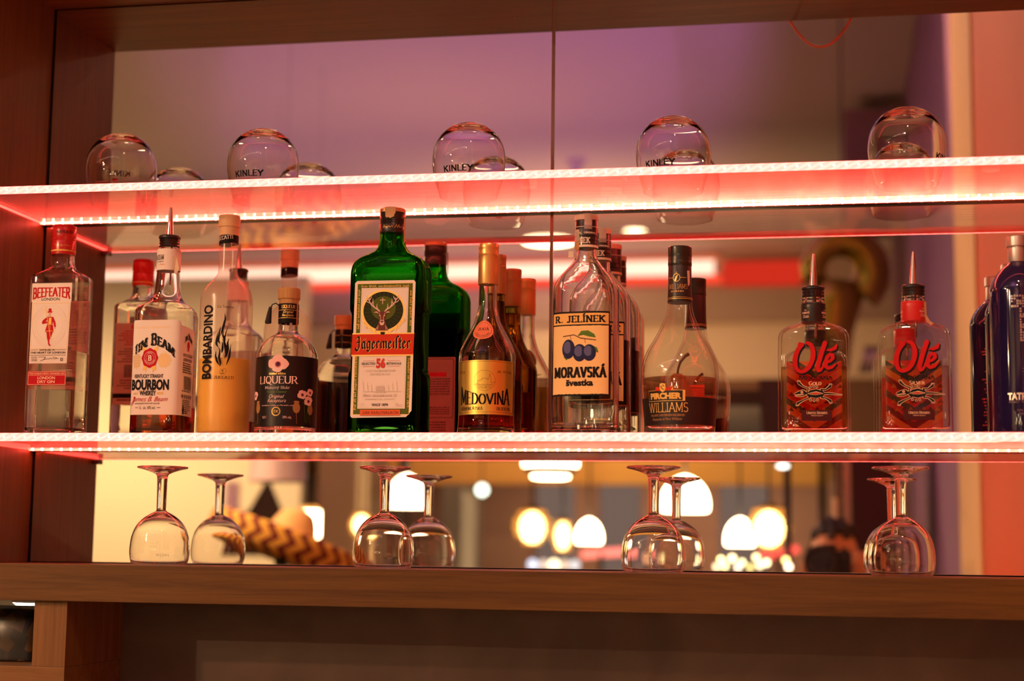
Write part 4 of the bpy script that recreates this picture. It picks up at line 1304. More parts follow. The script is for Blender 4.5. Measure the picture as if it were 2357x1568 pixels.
a.text('COLD MACERATED ELIXIR', -.0272, .0182, .0955, .0028, 'grey'); a.text('MATURED IN OAK', -.0202, .0105, .0903, .0028, 'grey')
for i in range(9):
    x = -30 + i * 6.4
    hgt = 4 + abs(x + 4) * .45
    a.pen([[mm(x, 66), mm(x - 1, 66 + hgt)], [mm(x, 66), mm(x + 4, 66.6), mm(x + 6.4, 66)]], .0006, 'lgrey')
a.rect(-.0100, .0680, .0010, .0745, 'lgrey')
a.text('CRAFTED BY', -.0130, .0050, .0640, .0016, 'grey'); a.text('Mast-Jägermeister SE', -.0308, .0216, .0585, .0038, 'grey', 'serif', -.02, small=.78)
a.text('WOLFENBÜTTEL, GERMANY', -.0275, .0180, .0540, .0018, 'grey'); a.text('SINCE 1878', -.0170, .0075, .0452, .0034, 'black', 'sans', .02)
a.text('1,75 l', -.0355, -.0285, .0440, .0050, 'lgrey'); a.text('35% vol.', .0185, .0290, .0440, .0050, 'lgrey')
a.put([[L(-33.5, 31), L(27.6, 31), L(27.6, 39.5), L(-33.5, 39.5)]], 'orange'); a.text('DER KRÄUTERLIKÖR', -.0302, .0246, .0332, .0036, 'brown', 'sans', .02)
a.build('front_label', fm, t)
a = Art({'pink': paper_thin('paper_pink', (.95, .36, .34)), 'dark': pbr('ink_wine', (.12, .02, .03), .5), 'red': RED})
a.rrect(-.045, .012, .045, .150, .003, 'pink'); a.frame(-.0425, .050, .0425, .1475, .0012, 'dark')
a.ell(.03, .138, .006, .006, 'dark'); a.rect(-.03, .118, .022, .125, 'red'); fake_lines(a, -.036, .036, .086, .115, 7, 'dark', .5, 21)
a.text('1,75 l', .006, .034, .073, .009, 'dark'); fake_lines(a, -.036, .036, .054, .068, 4, 'dark', .5, 22)
a.poly([mm(26, 30), mm(33, 30), mm(33, 41), mm(30.8, 44), mm(30.8, 48), mm(28.2, 48), mm(28.2, 44), mm(26, 41)], 'dark'); fake_lines(a, -.03, .02, .018, .044, 6, 'dark', .5, 23)
a.build('back_label', back_map(.0318), t)
# embossed words on the narrow side of the bottle
a = Art({'g': pbr('raised_glass', (.03, .05, .02), .12)})
a.text('JAGERMEISTER', -.006, .1340, .240, .009, 'g', 'wide', 0, rot=-PI / 2)

# ================================================================== 6 mead bottles
GOLDCAP = pbr('gold_capsule', (.80, .46, .16), .34, .75)
GOLDCAPD = pbr('matt_bronze_capsule', (.50, .24, .09), .42, .6)
def mead(loc, label, gmat, lmat, level, capmat, full_label, rz=0.0, spec=''):
    t = thing('mead_bottle', label, 'bottle', loc, rz, None)
    b = Body([(0, 40), (2, 42.2), (6, 42.8), (14, 41.8), (30, 41.0), (60, 41.2), (100, 41.8), (118, 41.8), (126, 40.4), (134, 37.4), (147, 31.0), (158, 25), (170, 19.4), (183, 15.8), (196, 13.9), (215, 13.6), (250, 13.6)])
    shell_mesh('glass_body', b, .0032, .012, gmat, t, 64)
    fill_mesh('mead', b, .0032, .012, level, lmat, t, 64)
    c = lathe('capsule', [(225, 14.9), (226, 15.2), (255, 14.9), (266, 14.8), (268, 15.4), (269, 14.5), (271, 15.0), (273, 14.5), (275, 15.0), (277, 14.6), (278, 15.1), (284.5, 15.1), (285.8, 14.4), (286, 12.5)], capmat, t, 48, 1, 48, .02, (True, True), (278, 284.5))
    a = Art({'gold': pbr('gold_label_' + spec, (.88, .62, .14), .36, .9), 'black': INK, 'or': pbr('coral_sticker_' + spec, (.80, .20, .10), .5), 'bronze': pbr('ink_bronze_' + spec, (.30, .15, .02), .4, .4)})
    wm = b.wrap(.07, .0003)
    if full_label:
        a.put([[(.005 + i * .004, .0300), (.005 + (i + 1) * .004, .0300), (.005 + (i + 1) * .004, .1085), (.005 + i * .004, .1085)] for i in range(-13, 13)], 'gold')
        a.put([[(.005 + i * .004, v), (.005 + (i + 1) * .004, v), (.005 + (i + 1) * .004, v + .0005), (.005 + i * .004, v + .0005)] for i in range(-13, 13) for v in (.0330, .1062)], 'bronze')
        a.ring(.0052, .0789, .0158, .0150, .0004, 'bronze')
        a.pen([[mm(-10, 73), mm(-5, 74.5), mm(-4, 79), mm(1, 79.6), mm(1.5, 82), mm(9, 82), mm(9.5, 80), mm(11, 81), mm(13, 88.5), mm(14.5, 81), mm(14.5, 75.5), mm(20, 76.5)]], .0005, 'bronze')
        a.text('KŘIVOKLÁTSKÉ', -.0065, .0170, .0712, .0024, 'bronze', 'sans'); a.text('VČELAŘSTVÍ', -.0045, .0150, .0676, .0024, 'bronze', 'sans')
        a.text('700 ml', -.0400, -.0270, .0900, .0040, 'bronze', 'sans', .02); a.text('alk. 18 % obj.', .0240, .0500, .0905, .0038, 'bronze', 'sans', .02)
        def mw(x, y):
            k = (2 * x - 1)
            return x, y * (.62 + .52 * k * k)
        a.text('MEDOVINA', -.0362, .0468, .0448, .0230, 'black', 'serif', .07, warp=mw)
        a.text('KŘIVOKLÁTSKÁ', -.0345, .0035, .0362, .0044, 'black', 'serif', .02); a.text('DEZERTNÍ', .0235, .0480, .0362, .0044, 'black', 'serif', .02)
        a.build('front_label', wm, t, .0015, .00005)
        a = Art({'or': pbr('coral_sticker', (.80, .20, .10), .5), 'black': INK})
        a.ell(-.001, .1545, .0152, .0146, 'or', 72, 24, .028); a.ring(-.001, .1545, .0126, .0120, .0004, 'black')
        a.text('ZLATÁ', -.0092, .0078, .1535, .0042, 'black', 'serif', .05); a.circ_text('ČESKÝ VÝROBEK', -.001, .1545, .0108, .0022, 'black', 205, 335, True)
        a.build('round_sticker', b.wrap(.1545, .0005), t, .0015, .00008)
        if True:
            o = 'back_label'
            a = Art({'p': paper_thin('amber_paper', (.60, .20, .08)), 'k': BROWN})
            a.rect(-.026, .032, .026, .092, 'p'); fake_lines(a, -.022, .022, .036, .088, 14, 'k', .5, 33)
            a.build(o, lambda u, v, k=0.0: (-.0416 * math.sin(u / .0416), .0416 * math.cos(u / .0416) + k, v), t, .0015)
    else:
        a = Art({'p': paper_thin('wine_paper', (.34, .05, .03)), 'k': pbr('ink_amber', (.55, .20, .06), .5)})
        a.rect(-.028, .034, .028, .096, 'p'); fake_lines(a, -.024, .024, .038, .092, 16, 'k', .5, 34)
        a.build('back_label', lambda u, v, k=0.0: (-.0416 * math.sin(u / .0416), .0416 * math.cos(u / .0416) + k, v), t, .0015)
    return t
mead((.7909, -.1577, ZS), 'clear mead bottle with gold label and round orange sticker, right of the green bottle', GLASS, MEADL, .030, GOLDCAP, True, 0, 'front')
mead((.7840, -.0640, ZS), 'full dark amber mead bottle with bronze capsule, behind the gold labelled mead bottle', GLASSD, MEADD, .214, GOLDCAPD, False, 0, 'rear')

# ================================================================== 7 plum brandy bottles
def plum(loc, label, rz, level, back):
    t = thing('plum_brandy_bottle', label, 'bottle', loc, rz)
    b = Body([(0, 44.5, 31, 3), (2, 46.8, 33.5, 3.2), (5, 47.3, 34, 3.2), (5, 47.3, 34, 3.2), (206, 46.8, 34, 3.2), (215, 46, 33.6, 3.1), (224, 43, 32, 2.9), (233, 37, 29, 2.6), (240, 31, 26, 2.4), (247, 25, 22.5, 2.2), (253, 20.4, 19.6, 2), (258, 17, 17, 2), (266, 15.4, 15.4, 2), (285, 15, 15, 2)])
    shell_mesh('glass_body', b, .0032, .010, GLASS, t, 72)
    fill_mesh('plum_brandy', b, .0032, .010, level, WATER, t, 72)
    c = screw_cap('cap', 273, 322.5, 16.9, CAPB, t, 0)
    a = Art({'black': INK, 'cream': pbr('ink_pale', (.78, .66, .55), .5), 'red': MAROON, 'tape': pbr('stamp_tape', (.52, .40, .34), .5), 'tape2': pbr('stamp_tape_brown', (.50, .24, .08), .55), 'lines': pbr('stamp_lines', (.30, .22, .20), .5)})
    cm = Body([(0, 17.2), (400, 17.2)]).wrap(.3, .0002)
    a.put([[(i * .002, v), ((i + 1) * .002, v), ((i + 1) * .002, v + h), (i * .002, v + h)] for i in range(-27, 27) for v, h in ((.3035, .0008), (.2735, .0035))], 'cream')
    a.text('ORIGINAL   ORIGINAL', -.022, .020, .2935, .0026, 'cream', 'sans', .03)
    a.text('JELÍNEK', -.022, .0105, .2795, .0078, 'cream', 'slab', .0)
    a.rect(-.0175, .2700, -.0065, .3000, 'tape'); a.rect(-.0175, .2700, -.0065, .2835, 'tape2')
    for i in range(5):
        a.pen([[(-.0172 + j * .0012, .2855 + i * .0026 + .0010 * math.sin(j * 1.2 + i)) for j in range(9)]], .0005, 'lines')
    a.rect(.0015, .3000, .0130, .3228, 'tape'); a.rect(.0015, .3000, .0130, .3060, 'lines')
    a.build('cap_print', cm, c, .0008)
    lathe('cap_top', [(314.5, 17.25), (322.0, 17.2), (322.6, 16.2)], pbr('buff_cap_top', (.66, .46, .36), .55), t)
    a = Art({'paper': OCHRE, 'black': INK, 'blue': BLUE, 'bl': BLUEL, 'leaf': LEAF, 'twig': BROWN, 'paper2': pbr('paper_deep_ochre', (.82, .50, .16), .6), 'dl': pbr('ink_dark_leaf', (.05, .10, .02), .5)})
    wm = b.wrap(.1, .0003)
    W = .0448
    a.put([[(-W + i * .0032, .0555), (-W + (i + 1) * .0032, .0555), (-W + (i + 1) * .0032, .1768), (-W + i * .0032, .1768)] for i in range(28)], 'black')
    a.put([[(-W + .0016 + i * .00308, .0578), (-W + .0016 + (i + 1) * .00308, .0578), (-W + .0016 + (i + 1) * .00308, .1562), (-W + .0016 + i * .00308, .1562)] for i in range(28)], 'paper')
    a.put([[(-W + .0016 + i * .00308, .1580), (-W + .0016 + (i + 1) * .00308, .1580), (-W + .0016 + (i + 1) * .00308, .1742), (-W + .0016 + i * .00308, .1742)] for i in range(28)], 'paper2')
    R = random.Random(9)
    for i in range(30):
        a.ell(-W + .0026 + R.random() * (2 * W - .005), R.choice((.0578, .1562)), .0014, .0004, 'black', 8, layer=9)
    a.layer = 9
    a.text('R. JELÍNEK', -.0385, .0385, .1612, .0092, 'black', 'slab', .02)
    a.brush([mm(-24, 141), mm(-8, 143), mm(2, 138), mm(24, 135)], mm(1.6, 1.4, 1.6, 1.4), 'twig'); a.brush([mm(-14, 142.4), mm(-12, 136)], mm(.8, .8), 'twig'); a.brush([mm(8, 137), mm(9, 131)], mm(.8, .8), 'twig')
    a.poly([mm(-3, 141), mm(3, 148.5), mm(13, 149), mm(22, 143.5), mm(24, 138.5), mm(14, 140), mm(6, 142.5)], 'leaf'); a.pen([[mm(-2, 141.5), mm(10, 145), mm(23, 139)]], .0005, 'dl')
    a.poly([mm(20, 127), mm(26, 124), mm(28, 117), mm(22, 118)], 'leaf'); a.poly([mm(-24, 112), mm(-19, 106.5), mm(-15, 110)], 'leaf')
    for (u, v, ru, rv) in ((-16, 122.5, 9.6, 14), (.5, 117, 10, 12.6), (14.5, 117, 9.8, 12)):
        a.ell(u * MM, v * MM, ru * MM, rv * MM, 'blue', 30); a.ell((u - 1.6) * MM, (v + 2.5) * MM, ru * .62 * MM, rv * .62 * MM, 'bl', 24); a.brush([mm(u + ru * .28, v + rv * .7), mm(u + ru * .42, v), mm(u + ru * .2, v - rv * .7)], mm(.4, 1.6, .4), 'blue')
    a.text('MORAVSKÁ', -.0392, .0400, .0820, .0140, 'black', 'slab', .10); a.text('švestka', -.0195, .0205, .0700, .0088, 'black', 'sans', .045)
    a.build('front_label', wm, t, .0015)
    a = Art({'p': paper_thin('paper_salmon', (.85, .36, .24)), 'k': INK})
    a.rect(-.033, .056, .033, .165, 'k'); a.rect(-.0315, .0575, .0315, .150, 'p'); a.rect(-.0315, .1515, .0315, .1635, 'p'); fake_lines(a, -.028, .028, .085, .145, 12, 'k', .5, 41); a.ring(-.016, .0705, .007, .007, .0012, 'k')
    a.build('back_label', lambda u, v, k=0.0: (-u, .0345 + k - .09 * u * u / .03 * .03, v), t, .0015)
    if back:
        MB().box(-.0262, -.003, .2615, -.0185, -.0022, .2708).build('tape_end', pbr('clear_tape_end', (.70, .55, .42), .3), t)
    return t
plum((.9387, -.1700, ZS), 'clear plum brandy bottle with ochre three plums label facing the room', math.radians(-7), .012 + .006, True)
plum((.9440, -.0640, ZS), 'clear plum brandy bottle standing against the mirror behind the three plums label', math.radians(-2), .150, False)

# ================================================================== 8 pear brandy bottle
t = thing('pear_brandy_bottle', 'pear shaped clear brandy bottle with a whole pear inside and black label', 'bottle', (1.0723, -.1414, ZS))
b = Body([(0, 47), (2, 49.6), (6, 50.4), (20, 51.0), (46, 53.4), (71, 55.4), (90, 56.0), (100, 55.3), (109, 53.6), (126, 47.2), (140, 39), (152, 32.2), (164, 26.6), (178, 20.6), (188, 18.4), (198, 17.4), (215, 16.4), (262, 16.0)])
shell_mesh('glass_body', b, .0032, .014, THINB, t, 80)
fill_mesh('pear_brandy', b, .0032, .014, .0845, ROSET, t, 80, -.0003)
c = lathe('cap', [(250, 17.0), (251, 17.4), (256, 17.3), (258, 16.9), (260, 17.4), (262, 16.9), (264, 17.4), (277, 17.3), (278.3, 16.2)], pbr('dark_green_cap', (.010, .014, .010), .3, 0, .3), t, 48, 1, 44, .02, (True, True), (265, 276))
CAPS = pbr('black_capsule', (.014, .012, .011), .38)
c2 = lathe('capsule', [(196, 17.9), (197, 18.1), (215, 17.2), (249, 16.8), (250, 16.6)], CAPS, t)
a = Art({'gold': GOLD, 'buff': pbr('ink_bronze', (.50, .30, .12), .45, .4)})
cmap = Body([(0, 18.3), (196, 18.3), (215, 17.4), (260, 17.0)]).wrap(.22, .0002)
a.put([[(i * .002, v), ((i + 1) * .002, v), ((i + 1) * .002, v + h), (i * .002, v + h)] for i in range(-27, 27) for v, h in ((.2000, .0007), (.2022, .0004))], 'gold')
a.ring(-.0035, .2310, .0055, .0060, .0007, 'gold'); a.brush([mm(-5, 227.5), mm(-3.5, 232), mm(-1.5, 235)], mm(2.8, 2.4, .8), 'gold'); a.pen([[mm(-18, 231), mm(-9.5, 231)], [mm(2.5, 231), mm(11, 231)], [mm(-3.5, 237), mm(-3.5, 239.5)]], .0006, 'gold')
a.text('WILLIAMS', -.0170, .0130, .2145, .0070, 'buff', 'serif', 0); fake_lines(a, -.012, .012, .2075, .2120, 1, 'buff', .5, 51)
a.build('capsule_print', cmap, c2, .0008, .00004)
add_mesh('torn_seal', [(.0115, -.0128, .2415), (.0148, -.0090, .2420), (.0152, -.0092, .2220), (.0128, -.0125, .2180)], [(0, 3, 2, 1)], pbr('seal_white', (.60, .45, .38), .6), t)
# the pear
PEAR = pbr('pear_skin', (.34, .10, .025), .5)
p = lathe('pear', [(16, 2), (16.5, 14), (20, 25), (28, 31), (38, 32.5), (50, 29.5), (60, 24.5), (70, 19.5), (80, 15.5), (88, 11.5), (93, 6), (94.2, 1)], PEAR, t, 40, 4)
p.location = (-.004, .006, 0)
MB().tube([(.0, .0, .0925), (.001, 0, .101), (.004, 0, .110), (.011, .001, .119), (.0165, .002, .1225)], [.0016, .0016, .0019, .0022, .0026], 10).build('stalk', pbr('pear_stalk', (.09, .03, .012), .7), p, True)
wm = b.wrap(.034, .0003)
a = Art({'black': pbr('label_soft_black', (.014, .010, .010), .34), 'gold': GOLD, 'goldi': GOLDI, 'red': REDO, 'buff': pbr('ink_copper', (.55, .28, .11), .45, .3)})
def dz(i0, i1, v0, v1, c, st=.004):
    a.put([[(i * st, v0), ((i + 1) * st, v0), ((i + 1) * st, v1), (i * st, v1)] for i in range(i0, i1)], c)
dz(-17, 20, .0155, .0545, 'black'); dz(-17, 20, .0183, .0190, 'gold')
dz(-11, 3, .0485, .0640, 'gold'); a.put([[(-.0435 + i * .0040, .0492), (-.0435 + (i + 1) * .0040, .0492), (-.0435 + (i + 1) * .0040, .0633), (-.0435 + i * .0040, .0633)] for i in range(13)], 'black')
a.text('PIRCHER', -.0400, .0070, .0520, .0082, 'goldi', 'sans', .06)
a.text('WILLIAMS', -.0452, .0162, .0332, .0128, 'gold', 'serif', -.05); a.text('WILLIAMS CHRISTBIRNEN-EDELBRAND', -.0420, .0115, .0272, .0030, 'buff', 'sans'); a.text('Acquavite di Pere Williams', -.0395, .0080, .0215, .0036, 'buff', 'sans', -.004, .4)
a.poly([mm(-31, 63.5), mm(-29.5, 69), mm(-22, 67.5), mm(-22, 63)], 'red'); a.poly([mm(-15, 63), mm(-15, 67), mm(-5, 69), mm(-2, 64)], 'red'); a.poly([mm(-4, 64), mm(-5, 69), mm(-7, 64)], 'goldi')
a.poly([mm(-23, 73), mm(-19, 73.8), mm(-15, 73), mm(-14.5, 67), mm(-16, 63), mm(-19, 61), mm(-22, 63), mm(-23.5, 67)], 'goldi')
a.brush([mm(-21.5, 70), mm(-20, 66.5), mm(-17, 64)], mm(.5, 1.4, .6), 'black'); a.brush([mm(-18.5, 71), mm(-16.5, 69)], mm(1.6, .8), 'black'); a.pen([[mm(-21.5, 68.5), mm(-20.6, 69.6)]], .0012, 'black')
a.build('front_label', wm, t, .0015, .00006)
a = Art({'p': paper_thin('paper_rose', (.66, .16, .12)), 'k': pbr('ink_wine_dark', (.20, .02, .02), .5)})
a.rect(-.034, .030, .034, .082, 'p'); fake_lines(a, -.029, .029, .034, .078, 11, 'k', .5, 52)
a.build('back_label', lambda u, v, k=0.0: (-.0562 * math.sin(u / .0562), .0562 * math.cos(u / .0562) + k, v), t, .0015)

# ================================================================== 9 tequila bottles
def tequila(loc, label, kind, rz=0.0):
    t = thing('tequila_bottle', label, 'bottle', loc, rz)
    b = Body([(0, 46, 22, 5), (2.5, 49.8, 25.2, 6), (6, 50.6, 26, 6.5), (6, 50.6, 26, 6.5), (138, 49.8, 26, 6.5), (145, 49, 25.6, 6), (151, 46, 24.6, 5), (156, 39.5, 23, 4), (159.5, 32, 21.2, 3), (162.5, 24, 19, 2.4), (165.5, 18.6, 17.6, 2), (170, 16.6, 16.6, 2), (192, 16.0, 16.0, 2)])
    shell_mesh('glass_body', b, .0040, .012, THINB, t, 80)
    fill_mesh('tequila', b, .0040, .012, .0992, GOLDT if kind == 'gold' else SILVT, t, 80, -.0003)
    threads(191, 211, 15.8, t, GLASS)
    pourer(211.5, 264, 16.3, t, 58, .02)
    fmat = pbr('black_sleeve', (.014, .010, .010), .35) if kind == 'gold' else pbr('red_sleeve', (.55, .018, .018), .35)
    c = lathe('neck_sleeve', [(163.5, 17.4), (164, 17.6), (184, 17.3), (186, 17.6), (188, 17.1), (190, 17.6), (191.5, 17.0)], fmat, t)
    a = Art({'pale': pbr('ink_pale_pink', (.80, .50, .42), .5), 'tape': pbr('paper_strip', (.62, .38, .20), .55), 'k': INK, 'red': RED})
    cm = Body([(0, 17.65), (400, 17.65)]).wrap(.17, .0002)
    for u in ((-.0180, .0130) if kind == 'gold' else (-.031, .0080)):
        a.text('The', u + .004, u + .008, .1795, .0018, 'pale', 'sans', .02); a.text('BARMAN\'S', u, u + .0125, .1752, .0029, 'pale', 'sans', .02); a.text('Choice', u + .0015, u + .0115, .1693, .0044, 'pale', 'sans', .01, .4)
    a.build('sleeve_print', cm, c, .0008)
    if kind != 'gold':
        add_mesh('paper_strip', [(.0135, -.0120, .1900), (.0172, -.0068, .1903), (.0176, -.0070, .1720), (.0215, -.0072, .1640), (.0270, -.0070, .1600), (.0225, -.0112, .1568), (.0165, -.0118, .1620), (.0142, -.0122, .1720)],
                 [(0, 7, 2, 1), (7, 6, 3, 2), (6, 5, 4, 3)], pbr('paper_strip', (.62, .38, .20), .55), t)
    fm = b.wrap(.07, .0003)
    a = Art({'red': pbr('ink_cherry', (.50, .010, .012), .35), 'black': INK, 'cream': pbr('ink_sand', (.80, .58, .36), .5), 'dark': pbr('ink_oxblood', (.06, .010, .010), .5), 'or': REDO})
    def script(dx, dy, c, k=1.0):
        O = []
        for i in range(29):
            an = math.radians(118 + 330 * i / 28)
            x, y = 12.2 * math.cos(an), 20.5 * math.sin(an)
            O.append(mm(-13.2 + x + y * .18 + dx, 111.5 + y + dy))
        a.brush(O, [(.0046 + .0022 * abs(math.cos(math.radians(118 + 330 * i / 28)))) * k for i in range(29)], c)
        a.brush([mm(-19 + dx, 131.5 + dy), mm(-20.5 + dx, 129.5 + dy), mm(-21.5 + dx, 127 + dy)], [.004 * k, .0032 * k, .001 * k], c)
        l = [mm(15.8 + dx, 131.5 + dy), mm(11.5 + dx, 119 + dy), mm(7 + dx, 104 + dy), mm(5.2 + dx, 96 + dy), mm(6.4 + dx, 92.2 + dy), mm(9.4 + dx, 93 + dy), mm(12.5 + dx, 97.5 + dy), mm(15 + dx, 101.5 + dy)]
        a.brush(l, [x * k for x in (.0066, .0066, .0064, .0058, .005, .004, .0032, .0026)], c)
        e = [mm(17 + dx, 103.5 + dy), mm(23 + dx, 106 + dy), mm(26.6 + dx, 110 + dy), mm(26.2 + dx, 114.4 + dy), mm(22.6 + dx, 115.4 + dy), mm(18.6 + dx, 111.5 + dy), mm(16.3 + dx, 104.5 + dy), mm(16.6 + dx, 98.6 + dy), mm(20 + dx, 95.8 + dy), mm(25 + dx, 97 + dy), mm(30.8 + dx, 102 + dy)]
        a.brush(e, [x * k for x in (.003, .0042, .0050, .0050, .0046, .005, .0056, .0056, .005, .004, .002)], c)
        a.brush([mm(18.5 + dx, 121.5 + dy), mm(24 + dx, 121.6 + dy), mm(29.5 + dx, 124 + dy), mm(32 + dx, 128.5 + dy)], [x * k for x in (.0016, .0044, .0054, .0026)], c)
    script(1.5, -2.0, 'black', 1.24); script(.6, -.8, 'black', 1.26); script(0, 0, 'red', 1.0)
    a.text('Mexicana', -.0205, .0262, .0795, .0062, 'black', 'serif', .02, small=.8)
    a.text('Gold' if kind == 'gold' else 'Silver', -.0070 if kind == 'gold' else -.0085, .0104 if kind == 'gold' else .0125, .0722, .0050, 'cream', 'serif', .01, small=.8)
    # lizard emblem: pale outline first, black figure on top
    def liz(c, g):
        a.brush([mm(-9.5, 60), mm(-4, 63.2), mm(3, 64.2), mm(9.5, 62.6), mm(14, 60)], [x + g for x in mm(1, 3.6, 4.6, 3.6, 1)], c); a.brush([mm(-9.5, 60), mm(-4, 56.6), mm(3, 55.8), mm(9.5, 57.2), mm(14, 60)], [x + g for x in mm(1, 3.6, 4.6, 3.6, 1)], c)
        a.brush([mm(-25, 59.6), mm(-20, 61.4), mm(-15, 62.6), mm(-10, 60.2)], [x + g for x in mm(2.2, 4.0, 5.4, 2.6)], c); a.brush([mm(-24.5, 56.8), mm(-16, 57), mm(-10, 60)], [x + g for x in mm(1, 1.6, 1.6)], c)
        a.brush([mm(14, 60), mm(22, 60), mm(38, 58.2)], [x + g for x in mm(2.2, 2.0, .4)], c)
        for pts in (((-9, 62), (-7.5, 67.5), (-15, 70.5), (-20, 74.8)), ((-9, 58), (-5.5, 54.5), (-14, 51), (-22, 46.5)), ((13, 61), (9.5, 66), (16, 65.5), (22, 70)), ((13, 59), (10, 54), (16, 53.8), (22, 49.8))):
            a.brush([mm(*q) for q in pts], [x + g for x in mm(1.6, 1.6, 1.6, 3.2)], c)
        for (x, y, sx, sy) in ((-20, 74.8, -1, 1), (-22, 46.5, -1, -1), (22, 70, 1, 1), (22, 49.8, 1, -1)):
            for f in (-1.6, 0, 1.6):
                a.brush([mm(x + f * .7, y + f * .3 * sx), mm(x + f * .8 + sx * .8, y + sy * 3.0)], [x2 + g for x2 in mm(1, .7)], c)
        for (x, y) in ((-5, 69), (-.2, 70), (4, 69.6), (-4.6, 51), (.2, 50), (5, 50.8)):
            a.ell(x * MM, y * MM, 1.1 * MM + g / 2, 1.1 * MM + g / 2, c, 10)
    liz('cream', .0014); liz('black', 0)
    a.brush([mm(-8, 60), mm(3, 60.6), mm(12, 60)], mm(.8, 5.0, .8), 'cream'); a.brush([mm(-6.5, 60), mm(2, 60.2), mm(10.5, 60)], mm(.6, 3.2, .6), 'black'); a.brush([mm(-4, 60), mm(2, 60.1), mm(8.5, 60)], mm(.5, 2.2, .5), 'or')
    a.ell(-.0160, .0622, .0018, .0018, 'cream', 12); a.ell(-.0160, .0622, .0009, .0009, 'or', 10)
    a.rect(-.0168, .0215 if kind == 'gold' else .0225, .0240, .0368, 'dark')
    a.text('United Brands', -.0100, .0175, .0312, .0036, 'cream', 'serif', 0, small=.8); a.text('PREMIUM QUALITY', -.004, .012, .0282, .0014, 'cream')
    a.build('printed_front', fm, t, .0015)
    # woven zigzag pattern pasted on the back, seen through the spirit
    a = Art({'or': paper_thin('weave_orange', (.72, .24, .04)), 'red': paper_thin('weave_carmine', (.60, .03, .03)), 'mar': paper_thin('weave_maroon', (.22, .015, .02)), 'teal': paper_thin('weave_green', (.08, .13, .09)), 'och': paper_thin('weave_mustard', (.66, .38, .05))})
    if kind == 'gold':
        cols = ['or', 'teal', 'red', 'or', 'mar', 'or', 'red', 'teal', 'or', 'mar', 'red']
    else:
        cols = ['red', 'or', 'teal', 'och', 'mar', 'red', 'teal', 'red', 'mar', 'or', 'red']
    a.rect(-.039, .014, .039, .112, 'or' if kind == 'gold' else 'red')
    for i, cc in enumerate(cols):
        v = .124 - i * .0105
        for (u0, u1) in ((-.039, 0), (0, .039)):
            d0, d1 = (0.0, -.026) if u0 < 0 else (-.026, 0.0)
            q = [(u0, v + d0), (u1, v + d1), (u1, v + d1 + .0098), (u0, v + d0 + .0098)]
            q = clip_v(clip_v(q, .014, 1), .112, -1)
            if len(q) > 2:
                a.put([q], cc, 2)
    a.layer = 3
    for r in range(4):
        v = .040 + r * .011
        for k in range(-4, 4):
            x = k * .0092 + .0046 * (r % 2)
            a.put([[(x, v), (x + .0084, v), (x + .0042, v + .0062)]], ('mar', 'or')[(k + r) % 2], 4)
    a.build('back_label', inner_map(.0273), t)
    return t

def clip_v(poly, y, side):
    return [(p[1], p[0]) for p in clip([(q[1], q[0]) for q in poly], y, side)]

tequila((1.263, -.1452, ZS), 'tequila bottle with black neck sleeve and golden spirit, left of its red necked twin', 'gold')
tequila((1.4023, -.1452, ZS), 'tequila bottle with red neck sleeve, nearest the purple and orange wall reflection', 'silver')

# ================================================================== 10 tea liqueur bottles
def tea(loc, label, rz):
    t = thing('tea_liqueur_bottle', label, 'bottle', loc, rz)
    b = Body([(0, 35.5), (2, 38), (5, 38.6), (5, 38.6), (198, 38.6), (207, 37.4), (214, 34.8), (221, 30.8), (228, 25.5), (233, 20.8), (238, 14.8), (241, 12.2), (250, 11.6)])
    DG = pbr('indigo_glass', (.012, .007, .045), .06, 0, .6)
    V, F = loft_rows(b.R, 64)
    add_mesh('glass_body', V, F, DG, t, True, None, math.radians(50))
    lathe('collar', [(241, 12.4), (242, 12.8), (260.5, 12.6), (261.2, 11.6)], ALU, t, 40)
    lathe('stopper', [(261.3, 11.6), (262.6, 12.0), (262.8, 14.2), (264, 14.4), (276, 14.2), (277.3, 13.2)], ALU, t, 40, 1, 44, .02, (True, True), (265, 275.5))
    wm = b.wrap(.1, .0003)
    a = Art({'sil': pbr('silver_print', (.80, .66, .58), .3, .8), 'dim': pbr('dull_print', (.22, .14, .16), .4, .6)})
    a.text('TATRATEA', -.0245, .0245, .0470, .0092, 'sil', 'sans', .045); a.text('FINEST TEA LIQUEUR', -.0225, .0225, .0425, .0026, 'dim')
    a.text('52% vol.', -.012, .004, .0310, .0028, 'dim'); a.text('700 ml', -.010, .003, .0265, .0026, 'dim')
    R = random.Random(4)
    for i in range(9):
        for j in range(18):
            u, v = -.0165 + i * .0036, .1905 - j * .0036
            if j < 5 or 2 < i < 7:
                w = .0028 * R.uniform(.6, 1)
                if R.random() < .8:
                    a.frame(u, v - .003, u + w, v - .003 + w, .0006, 'sil')
    for i in range(8):
        a.pen([[(-.002 + .002 * math.sin(i), .105 - i * .004), (.004 + .002 * math.cos(i * 1.7), .103 - i * .004)]], .0006, 'dim')
    a.build('front_print', wm, t, .0015)
    a = Art({'r': pbr('print_dim_red', (.50, .06, .06), .5)})
    P = []
    for i in range(3):
        fake = Art({'r': 0})
    fake_lines(a, -.020, .024, .120, .160, 9, 'r', .5, 61)
    fake_lines(a, -.020, .024, .010, .112, 20, 'r', .5, 62)
    a.ring(.0, .178, .012, .012, .002, 'r')
    a.build('back_print', lambda u, v, k=0.0: (-.0389 * math.sin(u / .0386), .0389 * math.cos(u / .0386) + k, v), t, .0015)
    return t
tea((1.5422, -.1725, ZS), 'indigo tea liqueur bottle with silver stopper, front one at the right end of the shelf', math.radians(4))
tea((1.5560, -.0560, ZS), 'indigo tea liqueur bottle standing against the mirror, behind its twin', math.radians(-8))

